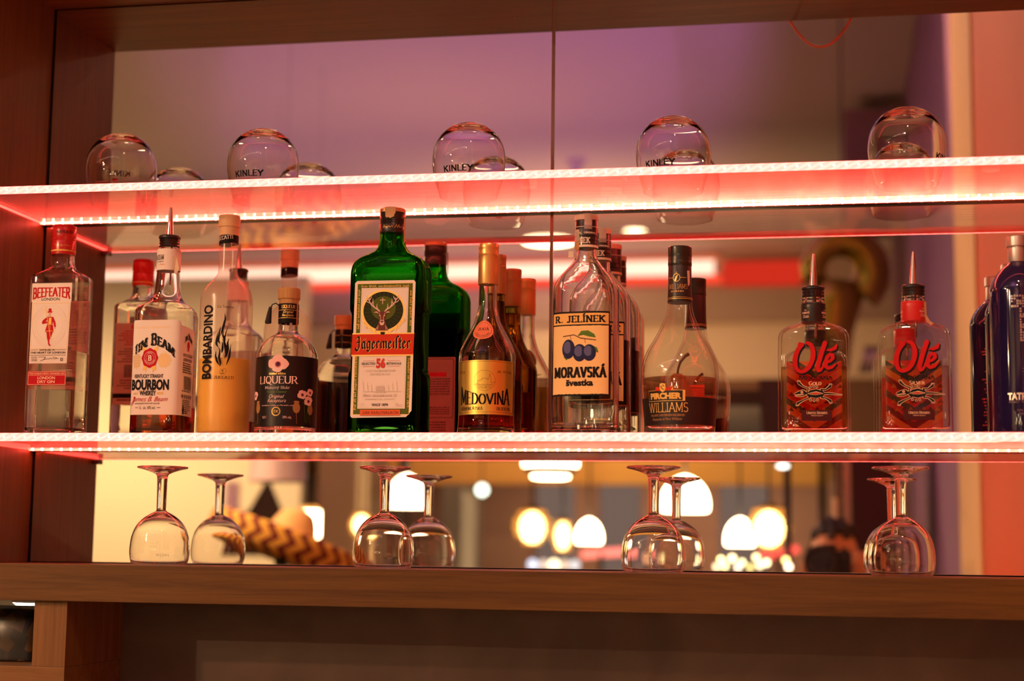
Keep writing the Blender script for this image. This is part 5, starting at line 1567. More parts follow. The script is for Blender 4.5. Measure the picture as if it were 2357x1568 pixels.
# ================================================================== glasses
THIN = glass('thin_table_glass', (.99, .985, .98), 1.48)
def balloon_mesh():
    o = [(0, 44.2), (18, 49.5), (36, 54), (56, 56.0), (74, 54), (90, 47.4), (103, 36.5), (110.5, 25), (113, 18), (113.2, 6)]
    i = [(0.2, 43.0), (18, 48.3), (36, 52.8), (56, 54.8), (74, 52.7), (89, 45.8), (100, 34), (104.5, 22), (106, 12), (106.2, 4)]
    return o, i
bal0 = None
specs = [(.1857, -.1174, 214, 'upturned balloon glass above the gin bottle, its dark lettering reversed', True),
         (.4205, -.1144, -5, 'upturned balloon glass second from left on the upper shelf', True),
         (.7471, -.1062, -6, 'upturned balloon glass in the middle of the upper shelf, left of the mirror joint', True),
         (1.0586, -.1017, -17, 'upturned balloon glass second from right on the upper shelf, right of the mirror joint', True),
         (1.3988, -.1041, 72, 'upturned balloon glass rightmost on the upper shelf, before the purple wall reflection', True)]
bal = None
for x, y, ang, label, prt in specs:
    t = thing('balloon_glass', label, 'glass', (x, y, ZU + .0005), 0, 'upturned balloon glasses on the upper shelf')
    if bal is None:
        o, i = balloon_mesh()
        bal = lathe_shell('bowl', o, i, THIN, t)
        a = Art({'k': INK, 'r': RED})
        a.text('KINLEY', -.0240, .0240, .0300, .0085, 'k', 'wide', .03)
        a.ell(0, .0230, .0055, .0030, 'r', 18, 6, .18)
        bb = Body([(0, 44.2), (18, 49.5), (36, 54), (56, 56.0), (74, 54), (90, 47.4)])
        prn = a.build('printed_mark', bb.wrap(.035, .0003), None, .0015)
        a = Art({'k': INK, 'r': RED})
        a.text('KINLEY', -.0240, .0240, .0600, .0085, 'k', 'wide', .03); a.ell(0, .0530, .0055, .0030, 'r', 18, 6, .18)
        p0 = a.build('printed_mark', bb.wrap(.06, .0003), t, .0015)
        p0.rotation_euler = (0, math.radians(0), math.radians(ang))
    else:
        for src, rz in ((bal, 0.0), (prn, ang)):
            c = src.copy(); COL.objects.link(c); c.parent = t
            c.rotation_euler = (0, 0, math.radians(rz))
bpy.data.objects.remove(prn)

wg = None
for x, y, label in ((.2779, -.1232, 'upturned wine glass on the base plank, leftmost of the four'), (.6345, -.1375, 'upturned wine glass on the base plank below the big green bottle'),
                    (1.0382, -.1765, 'upturned wine glass on the base plank below the pear shaped bottle'), (1.3796, -.1718, 'upturned wine glass on the base plank, rightmost, below the red necked tequila')):
    t = thing('wine_glass', label, 'glass', (x, y, Z0 + .0006), 0, 'upturned wine glasses on the base plank')
    if wg is None:
        o = [(0, 41.4), (9, 44.2), (21, 45.3), (36, 44.2), (50, 40.6), (62, 34), (71, 25), (77, 15.5), (80.5, 9), (83, 7.2), (110, 7.5), (133, 8.2), (136.5, 9.6), (139.5, 15), (143.5, 27), (146.5, 38.2), (148.3, 38.6), (148.9, 37.2), (148.4, 20), (148.2, 5)]
        i = [(.2, 40.3), (9, 43.1), (21, 44.2), (36, 43.1), (50, 39.4), (61, 32.8), (69, 24), (73.5, 15), (75, 8), (75.3, 3)]
        wg = [lathe_shell('bowl', [r for r in o[:10]], i, THIN, t)]
        bpy.data.objects.remove(wg[0])
        wg = [lathe_shell('glass_body', o, i, THIN, t, 64, 4)]
        a = Art({'k': pbr('etched_mark', (.10, .08, .07), .5)})
        a.text('CE', -.0095, -.0050, .0130, .0030, 'k', 'sans'); a.frame(-.0035, .0128, .0020, .0162, .0003, 'k'); a.text('0,2 L', .0035, .0105, .0130, .0028, 'k')
        bb = Body([(0, 41.4), (9, 44.2), (21, 45.3), (36, 44.2)])
        wg.append(a.build('etched_mark', bb.wrap(.015, .0003), t, .0015))
        wg[1].rotation_euler = (0, 0, math.radians(28))
    else:
        for src in wg:
            c = src.copy(); COL.objects.link(c); c.parent = t
# ------------------------------------------------------------------ the room in front of the bar (seen in the mirror)
ZC = 4.06
def plain(name, col, rough=.75):
    return pbr(name, col, rough)
CEIL = plain('ceiling_paint', (.70, .62, .60))
CREAM = plain('cream_wall_paint', (.80, .66, .45))
TAUPE = plain('taupe_paint', (.42, .30, .22))
UMBER = plain('dark_umber_paint', (.060, .034, .022))
PURP = plain('violet_wall_paint', (.30, .13, .27))
STRIPE = plain('cream_strip_paint', (.86, .54, .27))
ORNG = plain('orange_wall_paint', (.66, .085, .015))
FLOORM = wood('dark_floor_boards', (.05, .028, .016), (.11, .06, .035), 'Y', .5, .35)

def slab(name, x0, y0, z0, x1, y1, z1, mat, label):
    o = MB().box(x0, y0, z0, x1, y1, z1).build(name, mat)
    return structure(o, label)
slab('floor', -6, -14.2, -.1, 1.9, .3, 0, FLOORM, 'dark wooden floor')
slab('ceiling', -6, -11.2, ZC, 1.9, .3, ZC + .1, CEIL, 'pale high ceiling of the bar room')
slab('wall_right', 1.69, -.9, 0, 1.82, .3, ZC, ORNG, 'orange side wall at the bar')
slab('wall_right', 1.69, -2.2, 0, 1.82, -.9, ZC, ORNG, 'orange side wall')
slab('trim_1', 1.684, -2.95, 0, 1.82, -2.2, ZC, STRIPE, 'cream vertical strip between orange and violet wall')
slab('wall_right', 1.69, -6.4, 0, 1.82, -2.95, ZC, PURP, 'violet side wall')
slab('wall_back', -6, .021, 0, 1.9, .15, ZC, UMBER, 'wall behind the bar unit')
slab('wall_front', -6, -11.3, 3.0, 1.9, -11.0, 3.50, CREAM, 'cream upper far wall')
slab('trim_2', -6, -11.0, 3.46, 1.9, -10.93, 3.74, TAUPE, 'taupe band under the ceiling light cove')
slab('wall_front', -6, -11.3, 3.50, 1.9, -11.0, ZC, TAUPE, 'far wall above the cove')
slab('wall_left', -6, -8.1, 0, -2.15, -8.0, 3.40, CREAM, 'cream partition wall by the dining area')
slab('wall_front', -2.6, -11.3, 2.30, 1.9, -11.0, 3.0, plain('brown_wall_paint', (.20, .10, .05)), 'brown band above the dining area opening')
slab('ceiling', -4, -14.2, 2.33, 1.9, -10.6, 2.40, plain('mustard_soffit', (.80, .47, .11)), 'low mustard ceiling over the dining area')
slab('trim_3', -2.6, -10.62, 2.12, 1.26, -10.5, 2.32, plain('mustard_fascia', (.85, .50, .12)), 'mustard edge of the low ceiling')
slab('wall_front', -4, -14.2, 0, 1.9, -14.0, 2.33, plain('dim_dining_wall', (.5, .32, .22)), 'dim back wall of the dining area')
WINM = emit('added_pane_glow', (.22, .145, .115), .9)  # glow added to the panes to lighten the dark dining area
for i, (x0, x1) in enumerate(((-1.62, -1.24), (-.98, -.58), (.20, .66))):
    slab('window_%d' % (i + 1), x0, -13.98, .9, x1, -13.94, 2.28, WINM, 'tall grey window of the dining area with added glow')
slab('wall_partition', -2.16, -8.9, 0, -1.80, -8.4, 2.30, plain('sand_column', (.70, .50, .30)), 'sand coloured column by the dining area')
slab('wall_column', -1.40, -9.1, 0, -1.16, -8.9, 2.05, plain('pale_column', (.62, .56, .48)), 'pale upright panel in the dining area')

# ---- light cove along the far wall
t = thing('cove_light', 'long glowing white and red light cove under the ceiling on the far wall', 'light', (0, -10.92, 3.9))
MB().box(-5.2, -.01, -.055, .36, .02, .065).build('light_panel', emit('cove_white', (1, .62, .46), 1.9), t)
MB().box(-5.2, -.012, -.125, .42, .02, -.056).build('light_panel', emit('cove_red', (1, .07, .03), 1.25), t)
MB().box(-5.2, -.012, .066, .40, .02, .105).build('light_panel', emit('cove_orange', (1, .20, .07), .85), t)
MB().box(.43, -.012, -.15, 1.06, .02, .05).build('light_panel', emit('cove_dim_red', (1, .045, .02), .7), t)

# ---- ceiling lamps
WARMW = emit('warm_lamp_glow', (1, .72, .40), 22)
WARMW2 = emit('milk_glass_glow', (1, .74, .44), 20)
AMBERG = thin_glass('amber_ring_glass', (1, .80, .45), .42, (1, .66, .22), .1)
def ceiling_disc(x, y, r, label):
    t = thing('ceiling_lamp', label, 'lamp', (x, y, ZC))
    lathe('rim', [(-40, r * 1000 * .96), (-38, r * 1000), (0, r * 1000)], pbr('white_rim', (.7, .6, .5), .4), t, 40)
    lathe('diffuser', [(-50, r * 300), (-46, r * 800), (-40.5, r * 940)], WARMW, t, 40)
    return t
ceiling_disc(-.89, -10.2, .21, 'round white ceiling lamp, the wider of the two near the far wall')
ceiling_disc(-.17, -9.9, .085, 'small round ceiling spot beside the wide ceiling lamp')
t = thing('smoke_detector', 'small mauve smoke detector under the ceiling', 'smoke detector', (-.29, -7.7, ZC))
lathe('housing', [(-95, 25), (-90, 30), (-50, 32), (-20, 65), (0, 70)], pbr('detector_plastic', (.55, .45, .45), .5), t)

# ---- spotlights added out of view to light the bottles and side wall
def spot(x, y, power, tx, label, col=(1, .53, .29)):
    t = thing('added_spotlight', label, 'lamp', (x, y, ZC), 0, 'added spotlights over the bar counter')
    MB().tube([(0, 0, 0), (0, 0, -.10)], .012, 12).build('stem', CAPB, t, True)
    tgt = Vector((tx, -.2, 1.85)); pos = Vector((x, y, ZC - .16))
    d = (tgt - pos).normalized()
    h = MB().tube([-d * .07, d * .06], [.045, .062], 24).build('head', CAPB, t, True, math.radians(40)); h.location = (0, 0, -.16)
    lens = MB().tube([d * .0605, d * .064], [.055, .055], 24).build('lens', emit('spot_lens_%d' % int(x * 100), col, 12), t, True, math.radians(40)); lens.location = (0, 0, -.16)
    ld = bpy.data.lights.new('spot_beam', 'AREA'); ld.shape = 'DISK'; ld.size = .11; ld.spread = math.radians(70); ld.energy = power; ld.color = col
    lo = bpy.data.objects.new('spot_beam', ld); COL.objects.link(lo)
    lo.parent = t; lo.location = Vector((0, 0, -.16)) + d * .068; lo.rotation_euler = d.to_track_quat('-Z', 'Y').to_euler()
    return t
spot(1.45, -2.2, SPOT, 1.2, 'added unseen black spotlight nearest the orange wall', (1, .55, .32))

def glow(parent, loc, power, col=(1, .68, .36), r=.003):
    ld = bpy.data.lights.new('bulb', 'POINT'); ld.energy = power; ld.color = col; ld.shadow_soft_size = r
    lo = bpy.data.objects.new('bulb', ld); COL.objects.link(lo); lo.parent = parent; lo.location = loc
    return lo

def added_pendant(x, y, z, power, label, col=(1, .51, .27)):  # unseen pendants added to light the labels, hat and partition wall
    t = thing('added_pendant', label, 'lamp', (x, y, z), 0, 'added copper pendants')
    lathe('shade', [(0, 130), (4, 134), (60, 120), (110, 80), (140, 30), (142, 8)], pbr('copper_shade', (.45, .20, .10), .35, .8), t, 40, 2, closed=(False, True))
    MB().ball((0, 0, .085), .022, 20, 12).build('socket', CORDM, t, True)
    MB().tube([(0, 0, .14), (0, 0, ZC - z)], .005, 8).build('cord', CORDM, t, True)
    glow(t, (0, 0, .03), power, col, .05)
CORDM = pbr('cord_black', (.02, .02, .02), .6)

added_pendant(-.95, -1.75, 2.62, PEND, 'added unseen copper pendant over the serving counter, nearest the bar')
added_pendant(-1.75, -3.0, 2.75, PEND * 1.6, 'added unseen copper pendant over the serving counter, farther from the bar')
added_pendant(-3.5, -6.0, 3.25, 480, 'added unseen copper pendant near the cream partition wall', (1, .70, .38))
added_pendant(-1.2, -2.35, 2.25, 26, 'added unseen copper pendant beside the straw hat', (1, .70, .36))
spot(.9, -3.6, 11, 3.2, 'added unseen black spotlight aimed at the violet wall', (1, .52, .30))

# ---- violet washer added out of view to tint the ceiling
t = thing('added_washer', 'added unseen violet wash light on top of the bar unit', 'lamp', (.75, -.12, ZT + .051))
MB().box(-.35, -.05, 0, .35, .05, .05, .006).build('housing', CAPB, t)
MB().box(-.33, -.04, .0502, .33, .04, .053).build('lens', emit('violet_lens', (.75, .22, .62), 6), t)
ld = bpy.data.lights.new('wash_beam', 'AREA'); ld.shape = 'RECTANGLE'; ld.size = .64; ld.size_y = .07; ld.spread = math.radians(30); ld.energy = WASH; ld.color = (.66, .20, .78)
lo = bpy.data.objects.new('wash_beam', ld); COL.objects.link(lo); lo.parent = t; lo.location = (0, -.01, .056); lo.rotation_euler = (math.radians(180 + 72), 0, math.radians(-14))

t = thing('added_counter_lamp', 'added unseen lamp with a bare bulb on the serving counter, below the mirror edge', 'lamp', (1.12, -1.45, 1.06))  # lamp added out of view to brighten the left side panel
lathe('base', [(0, 60), (8, 60), (12, 14), (120, 10)], CAPB, t, 28); MB().ball((0, 0, .16), .04, 20, 12).build('bulb', emit('counter_bulb', (1, .60, .30), 8), t, True); glow(t, (0, 0, .16), COUNTER, (1, .56, .27), .042)
t = thing('serving_counter', 'dark serving counter in front of the bar unit', 'counter', (.6, -1.5, 0))
MB().box(-2.2, -.25, 1.02, 1.0, .25, 1.06, .004).build('counter_top', WOODX, t); MB().box(-2.1, -.18, 0, .95, .2, 1.02).build('front_panel', UMBER, t)
t = thing('added_festoon', 'added unseen string of round warm bulbs hanging under the ceiling in front of the bar', 'string lights', (-1.4, -2.55, 3.42))  # string added above view so its bulbs sparkle in the glassware
pts = [(-3.0 + .3 * i, 0, .05 * ((i % 4 - 2) ** 2) / 4) for i in range(19)]
MB().tube(pts, .005, 8).build('cord', CORDM, t, True)
fb = None
for i in range(18):
    p = (pts[i][0] + .15, 0, (pts[i][2] + pts[i + 1][2]) / 2 - .04)
    if fb is None:
        fb = MB().ball((0, 0, 0), .034, 16, 10).build('bulb', emit('festoon_glow', (1, .68, .38), 26), t, True); fb.location = p
    else:
        c = fb.copy(); COL.objects.link(c); c.parent = t; c.location = p

# ---- canopy over the dining tables, with an uplight lying on it
slab('ceiling_canopy', -1.62, -8.7, 2.22, 1.25, -4.72, 2.29, plain('canopy_brown', (.075, .034, .018)), 'dark brown canopy over the dining tables')
slab('trim_4', -1.62, -8.6, 0, -1.57, -8.5, 2.22, UMBER, 'dark post of the canopy')
slab('trim_5', 1.20, -8.6, 0, 1.25, -8.5, 2.22, UMBER, 'dark post of the canopy')
def unseen_uplight(x, y, power, col, label, tilt=0):  # lamps added out of view to brighten the ceiling and far wall
    t = thing('unseen_uplight', label, 'lamp', (x, y, 2.291))
    MB().box(-.5, -.06, 0, .5, .06, .05, .006).build('housing', CAPB, t)
    MB().box(-.48, -.05, .0502, .48, .05, .053).build('lens', emit('uplight_lens_%d' % int(power), col, 5), t)
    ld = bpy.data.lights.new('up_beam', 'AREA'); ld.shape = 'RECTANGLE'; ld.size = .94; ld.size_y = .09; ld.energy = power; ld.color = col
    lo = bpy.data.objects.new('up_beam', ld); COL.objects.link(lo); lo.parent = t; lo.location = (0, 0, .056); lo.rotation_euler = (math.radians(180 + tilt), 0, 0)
unseen_uplight(-.7, -6.2, UPL, (1, .44, .22), 'long warm uplight on the canopy, added to light the high ceiling')
unseen_uplight(-.5, -8.3, UPL * 8, (1, .54, .26), 'long warm uplight on the canopy, added to light the far wall', 52)

# ---- pendant lamps of the dining area
CORD = pbr('lamp_cord', (.03, .025, .02), .6)
def dome(x, y, z, r, h, label, ceil=2.33, power=6):
    t = thing('dome_pendant', label, 'lamp', (x, y, z))
    R = r * 1000; H = h * 1000
    lathe('shade', [(0, R * .90), (H * .04, R * .99), (H * .25, R), (H * .5, R * .92), (H * .75, R * .70), (H * .93, R * .36), (H, R * .08)], WARMW2, t, 40, 3)
    MB().tube([(0, 0, h * .99), (0, 0, ceil - z)], .006, 8).build('cord', CORD, t, True)
    return t
def ribbed(x, y, z, r, h, label, n=5, ceil=2.33, power=5):
    t = thing('ribbed_pendant', label, 'lamp', (x, y, z))
    rows = []
    for i in range(n):
        f = (i + .5) / n
        k = (.5, .88, 1, .97, .74)[i] if n > 4 else (.78, 1, .95, .7)[i]
        z0, z1 = h * 1000 * i / n, h * 1000 * (i + 1) / n
        rows += [(z0, r * 1000 * k * .8), (z0 + (z1 - z0) * .15, r * 1000 * k), (z0 + (z1 - z0) * .85, r * 1000 * k), (z1, r * 1000 * k * .8)]
    lathe('glass_rings', rows, AMBERG, t, 40)
    MB().ball((0, 0, h * .5), (r * .64, r * .64, h * .44), 24, 14).build('inner_globe', WARMW, t, True)
    lathe('top_cap', [(h * 1000, r * 560), (h * 1060, r * 420), (h * 1120, r * 150)], pbr('brass_cap', (.60, .34, .08), .4, .6), t, 32)
    MB().tube([(0, 0, h * 1.11), (0, 0, ceil - z)], .006, 8).build('cord', CORD, t, True)
    return t
dome(-.655, -5.0, 1.78, .088, .15, 'white dome pendant left of the ribbed lamps', 2.22, 7)
dome(.635, -5.0, 1.77, .108, .16, 'largest white dome pendant right of the ribbed lamps', 2.22, 7)
dome(-.16, -7.5, 1.64, .078, .145, 'small white dome pendant behind the slim ribbed lamp', 2.22, 4)
dome(.80, -6.5, 1.63, .078, .145, 'white dome pendant touching the ribbed lamp by the photographer', 2.22, 4)
dome(-1.98, -6.5, 1.70, .04, .05, 'tiny white dome lamp behind the straw hat', 1.80, 0)
ribbed(-.33, -6.5, 1.62, .105, .19, 'wide ribbed amber pendant in the middle of the dining area', 5, 2.22)
ribbed(-.305, -7.4, 1.59, .062, .18, 'slim ribbed amber pendant between wide ribbed lamp and small dome', 4, 2.22, 0)
ribbed(.99, -5.5, 1.61, .108, .19, 'wide ribbed amber pendant beside the photographer', 5, 2.22)
ribbed(-1.30, -6.5, 1.66, .068, .12, 'ribbed amber pendant right of the straw hat', 4, 2.22, 3)
t = thing('drum_lamp', 'glowing white cylinder lamp with amber rim above the straw hat', 'lamp', (-1.28, -5.5, 1.64))
lathe('shade', [(0, 44), (4, 50), (128, 50), (132, 46)], WARMW, t, 32); lathe('amber_rim', [(132, 47), (150, 46), (154, 30)], AMBERG, t, 32); MB().tube([(0, 0, .153), (0, 0, ZC - 1.64)], .0008, 8).build('cord', CORD, t, True)
t = thing('bowl_lamp', 'blue rimmed bowl ceiling pendant with bright upper band and lower disc', 'lamp', (.02, -5.0, 1.915))
lathe('bowl', [(14, 88), (16, 90), (48, 128), (52, 128)], pbr('slate_blue_enamel', (.16, .11, .22), .4), t, 40)
lathe('lower_disc', [(0, 70), (4, 86), (14, 87)], WARMW, t, 40); lathe('upper_band', [(53, 122), (56, 126), (84, 126), (88, 118)], WARMW, t, 40)
MB().tube([(0, 0, .088), (0, 0, 2.22 - 1.915)], .006, 8).build('cord', CORD, t, True)
t = thing('drum_pendant', 'pale lilac drum lampshade hanging left of the drum lamp', 'lamp', (-.775, -3.5, 1.83))
lathe('shade', [(0, 108), (3, 110), (150, 98), (152, 96)], pbr('lilac_shade', (.66, .55, .58), .6), t, 40); MB().tube([(0, 0, .15), (0, 0, ZC - 1.83)], .0008, 8).build('cord', CORD, t, True)
t = thing('globe_lamp', 'small cold white globe lamp in front of the dark dining wall', 'lamp', (-.93, -8.0, 1.975))
MB().ball((0, 0, 0), .036, 24, 14).build('globe', emit('cold_globe', (.85, 1, .82), 5), t, True); MB().tube([(0, 0, .035), (0, 0, 2.22 - 1.975)], .004, 8).build('cord', CORD, t, True)

for x in (-1.2, -.2, .8):  # hidden lights added to brighten the dark dining wall
    t = thing('added_downlight', 'added unseen recessed light in the low dining ceiling, %s' % {-1.2: 'by the pale column', -.2: 'in the middle', .8: 'near the violet wall'}[x], 'lamp', (x, -12.6, 2.329))
    lathe('rim', [(-20, 60), (-18, 64), (0, 64)], CAPB, t, 32, closed=(False, True)); glow(t, (0, 0, -.024), 26, (1, .60, .38), .02)

# ---- straw hat on a stand
t = thing('straw_hat', 'wide straw sombrero with yellow and maroon zigzag brim on a green stand', 'hat', (-.455, -2.62, 1.535), 0)
def hat_mat():
    m, nt, out = new_mat('zigzag_straw')
    tc = node(nt, 'ShaderNodeTexCoord'); sx = node(nt, 'ShaderNodeSeparateXYZ'); nt.links.new(tc.outputs['Object'], sx.inputs[0])
    ang = math_node(nt, 'ARCTAN2', sx.outputs[1], sx.outputs[0])
    r = math_node(nt, 'SQRT', math_node(nt, 'ADD', math_node(nt, 'POWER', sx.outputs[0], 2), math_node(nt, 'POWER', sx.outputs[1], 2)))
    zig = math_node(nt, 'ABSOLUTE', math_node(nt, 'SUBTRACT', math_node(nt, 'FRACT', math_node(nt, 'MULTIPLY', sx.outputs[2], 17)), .5))
    f = math_node(nt, 'FRACT', math_node(nt, 'ADD', math_node(nt, 'MULTIPLY', ang, 4.8), math_node(nt, 'MULTIPLY', zig, 1.2)))
    on = math_node(nt, 'GREATER_THAN', f, .54)
    mx = node(nt, 'ShaderNodeMixRGB'); mx.inputs[1].default_value = (.92, .56, .09, 1); mx.inputs[2].default_value = (.17, .010, .018, 1)
    nt.links.new(on, mx.inputs[0])
    b = node(nt, 'ShaderNodeBsdfPrincipled'); b.inputs['Roughness'].default_value = .8
    nt.links.new(mx.outputs[0], b.inputs['Base Color']); nt.links.new(b.outputs[0], out.inputs[0])
    return m
STRAW = pbr('plain_straw', (.90, .62, .26), .8)
h = empty('hat_tilt', (0, 0, 0)); bpy.data.objects.remove(h)
crown = lathe('crown', [(60, 98), (75, 92), (110, 78), (150, 62), (172, 46), (180, 26), (182, 5)], STRAW, t, 40, 3)
brim = lathe('brim', [(58, 90), (52, 110), (40, 160), (22, 200), (12, 228)], STRAW, t, 56, 3, closed=(False, False))
band = lathe('zigzag_band', [(8, 228), (6, 240), (30, 262), (62, 268), (92, 262), (98, 250), (90, 246), (60, 252), (30, 246), (14, 226)], hat_mat(), t, 72, 3, closed=(False, False))
for o in (crown, brim, band):
    o.rotation_euler = (math.radians(11), math.radians(17), math.radians(8))
MB().tube([(0, 0, -1.515), (0, 0, -1.49), (0, 0, -1.48), (0, 0, .05), (0, 0, .07)], [.16, .16, .02, .02, .09], 20).build('stand', pbr('green_stand', (.03, .07, .02), .6), t, True, math.radians(40))

# ---- other things in the dining area
t = thing('wall_banner', 'dark brown diamond shaped banner hanging behind the straw hat', 'banner', (-1.68, -6.0, 1.70))
add_mesh('cloth', [(-.24, 0, -.16), (.20, 0, -.16), (.0, 0, .26), (-.24, .012, -.16), (.20, .012, -.16), (0, .012, .26)], [(0, 1, 2), (5, 4, 3), (0, 3, 4, 1), (1, 4, 5, 2), (2, 5, 3, 0)], pbr('banner_brown', (.045, .018, .012), .8), t)
MB().tube([(0, .006, .26), (0, .006, ZC - 1.70)], .0008, 8).build('cord', CORD, t, True)
t = thing('wall_poster', 'narrow mauve poster on the cream partition wall', 'poster', (-2.62, -7.995, 1.72))
MB().box(-.045, 0, 0, .045, .008, .30).build('sheet', pbr('poster_mauve', (.30, .14, .20), .6), t)
t = thing('neon_bar', 'horizontal pink red neon bar under the small dome lamp', 'neon light', (-.15, -8.0, 1.58))
MB().tube([(-.13, 0, -.01), (.14, 0, .012)], .025, 16).build('tube', emit('neon_pink', (1, .22, .16), 2.2), t, True); MB().tube([(0, .03, -1.58), (0, .03, .0)], .012, 10).build('stand', CORD, t, True)
t = thing('neon_bar', 'slanting red neon bar between the glint balls and the photographer', 'neon light', (1.02, -6.0, 1.585))
MB().tube([(-.11, 0, -.02), (.10, 0, .03)], .020, 16).build('tube', emit('neon_red', (1, .10, .07), 1.8), t, True); MB().tube([(0, .03, -1.585), (0, .03, .0)], .012, 10).build('stand', CORD, t, True)
# counter opposite, with glowing balls in place of bottle glints
t = thing('dining_counter', 'dark counter opposite the bar carrying small glowing glint balls', 'counter', (.55, -4.3, 0))
MB().box(-1.6, -.2, 1.40, .58, .3, 1.445, .004).build('counter_top', WOODX, t); MB().box(-1.5, -.18, 0, .44, .25, 1.399).build('front_panel', UMBER, t)
R = random.Random(11)
bulbs = [(.86, 1.535), (.885, 1.565), (.91, 1.53), (.935, 1.55), (.955, 1.53), (.98, 1.57), (1.0, 1.54), (1.03, 1.55), (1.10, 1.56), (1.115, 1.535), (.84, 1.56), (.82, 1.53)]  # glowing balls stand in for light glinting off bottles on the counter
for i, (x, z) in enumerate(bulbs):
    s = .010 + .005 * R.random()
    y = -4.25 + R.uniform(-.12, .12)
    t = thing('bottle_glint', 'glowing amber ball in place of a bottle glint on the dining counter', 'light bulb', (x, y, 1.4455), 0, 'amber glint balls along the dining counter')
    MB().ball((0, 0, z - 1.4455), s, 14, 8).build('bulb', emit('glint_glow_%d' % i, (1, R.uniform(.62, .85), R.uniform(.2, .5)), R.uniform(2.5, 9)), t, True)
    MB().tube([(0, 0, 0), (0, 0, .004), (0, 0, .006), (0, 0, z - 1.4455 - s)], [.014, .014, .003, .003], 10).build('stand', CORD, t, True)
for i, (x, c, e) in enumerate(((-.575, (.75, .8, 1), 2.2), (-.505, (1, .75, .6), 1.5), (-.438, (1, .8, .45), 5), (-.372, (1, .7, .5), 1.6), (-.306, (.95, .9, .9), 1.5), (.10, (1, .4, .2), 1.2), (.16, (1, .6, .25), 1.3), (.22, (1, .75, .3), 2.2))):
    t = thing('table_light', 'small round %s table light on a post in the dining area' % ('bluish white', 'pale pink', 'bright yellow', 'peach', 'pearl white', 'coral', 'orange', 'golden')[i], 'light bulb', (x, -7.9, 0))
    MB().ball((0, 0, 1.505 if i < 5 else 1.55), .03, 16, 10).build('globe', emit('table_glow_%d' % i, c, e), t, True); MB().tube([(0, 0, 0), (0, 0, 1.48)], .008, 8).build('post', CORD, t, True)
# dark framed door edge and cupboard near the violet wall
t = thing('chrome_door_frame', 'dark rounded door frame with bright chrome edge left of the maroon panel', 'door frame', (1.31, -3.25, 0))
MB().tube([(-.42, 0, 1.93), (-.06, 0, 1.93), (-.02, 0, 1.915), (0, 0, 1.88), (0, 0, 1.6), (0, 0, 0)], .014, 14).build('frame_tube', pbr('dark_chrome', (.20, .17, .15), .25, .9), t, True)
MB().box(.018, -.02, 0, .036, .02, 2.05).build('edge_strip', pbr('grey_edge', (.36, .32, .30), .35, .6), t)
MB().box(-.024, .012, 1.69, -.006, .02, 1.775, .003).build('handle', pbr('pale_handle', (.90, .82, .66), .4), t)
t = thing('downlight', 'small oval cold white light under the dark door frame', 'lamp', (1.12, -3.3, 1.885))
MB().ball((0, 0, 0), (.022, .022, .009), 20, 10).build('lens', emit('oval_glow', (.95, 1, .92), 4), t, True); MB().box(-.03, -.03, .008, .03, .03, .03).build('housing', CORD, t)
slab('wall_panel', 1.36, -4.9, 0, 1.53, -4.3, 2.06, plain('maroon_panel', (.05, .006, .006)), 'maroon panel before the violet wall')
slab('wall_panel', 1.555, -6.6, 0, 1.575, -6.5, 2.4, plain('pale_post', (.62, .52, .45)), 'pale upright post')
slab('wall_panel', 1.62, -6.6, 0, 1.69, -6.5, 4.05, plain('sand_post', (.50, .34, .26)), 'sand upright post')
slab('ceiling_beam', 1.37, -6.9, 3.36, 1.69, -6.42, 3.98, plain('mauve_bulkhead', (.42, .22, .28)), 'mauve boxed bulkhead beside the violet wall')
t = thing('speaker_cabinet', 'dark box speaker cabinet on a pole in front of the far wall', 'speaker', (1.10, -4.62, 0))
add_mesh('cabinet', [(-.10, -.09, 2.06), (.10, -.09, 2.06), (.10, .09, 2.06), (-.10, .09, 2.06), (-.115, -.09, 2.32), (.12, -.09, 2.32), (.12, .09, 2.32), (-.115, .09, 2.32)], [(0, 3, 2, 1), (4, 5, 6, 7), (0, 1, 5, 4), (1, 2, 6, 5), (2, 3, 7, 6), (3, 0, 4, 7)], pbr('cabinet_brown', (.05, .018, .014), .5), t)
MB().tube([(0, 0, 0), (0, 0, 2.07)], .016, 10).build('pole', CORD, t, True)
# brass horn shaped duct
t = thing('brass_horn', 'big brass tuba like horn hanging before the violet wall', 'brass instrument', (1.345, -5.0, 2.80))
BRASS = pbr('lacquered_brass', (.48, .36, .06), .26, .9)
ring = []
for i in range(25):
    an = math.radians(200 - 250 * i / 24)
    ring.append((.0 + .13 * math.cos(an), .05 * math.sin(an * .5), .05 + .13 * math.sin(an)))
MB().tube(ring, [.055 + .0014 * i for i in range(25)], 20).build('ring', BRASS, t, True)
MB().tube([(-.02, 0, .0), (-.035, 0, -.1), (-.045, 0, -.22), (-.05, 0, -.40)], [.12, .115, .09, .07], 24).build('body', BRASS, t, True)
for k in range(3):
    MB().tube([(.10 + .022 * k, .10, -.30), (.07 + .022 * k, .10, -.42)], .010, 12).build('valve', pbr('silver_valve', (.85, .78, .72), .15, 1.0), t, True)
MB().tube([(0, 0, .18), (0, 0, ZC - 2.8)], .004, 8).build('hanger', CORD, t, True)

# ---- loose cable hanging from the top panel front edge
pts = []
for i in range(21):
    f = i / 20
    pts.append((1.215 + .115 * f, -.262, ZT + .018 - .060 * (1 - (2 * f - 1.06) ** 2)))
o = MB().tube([(1.205, -.25, ZT + .05)] + pts + [(1.338, -.25, ZT + .05)], .0022, 10).build('hanging_cable', pbr('coral_cable', (.66, .16, .08), .45), None, True)
tag(o, 'loose coral cable loop hanging from the top panel', 'cable')

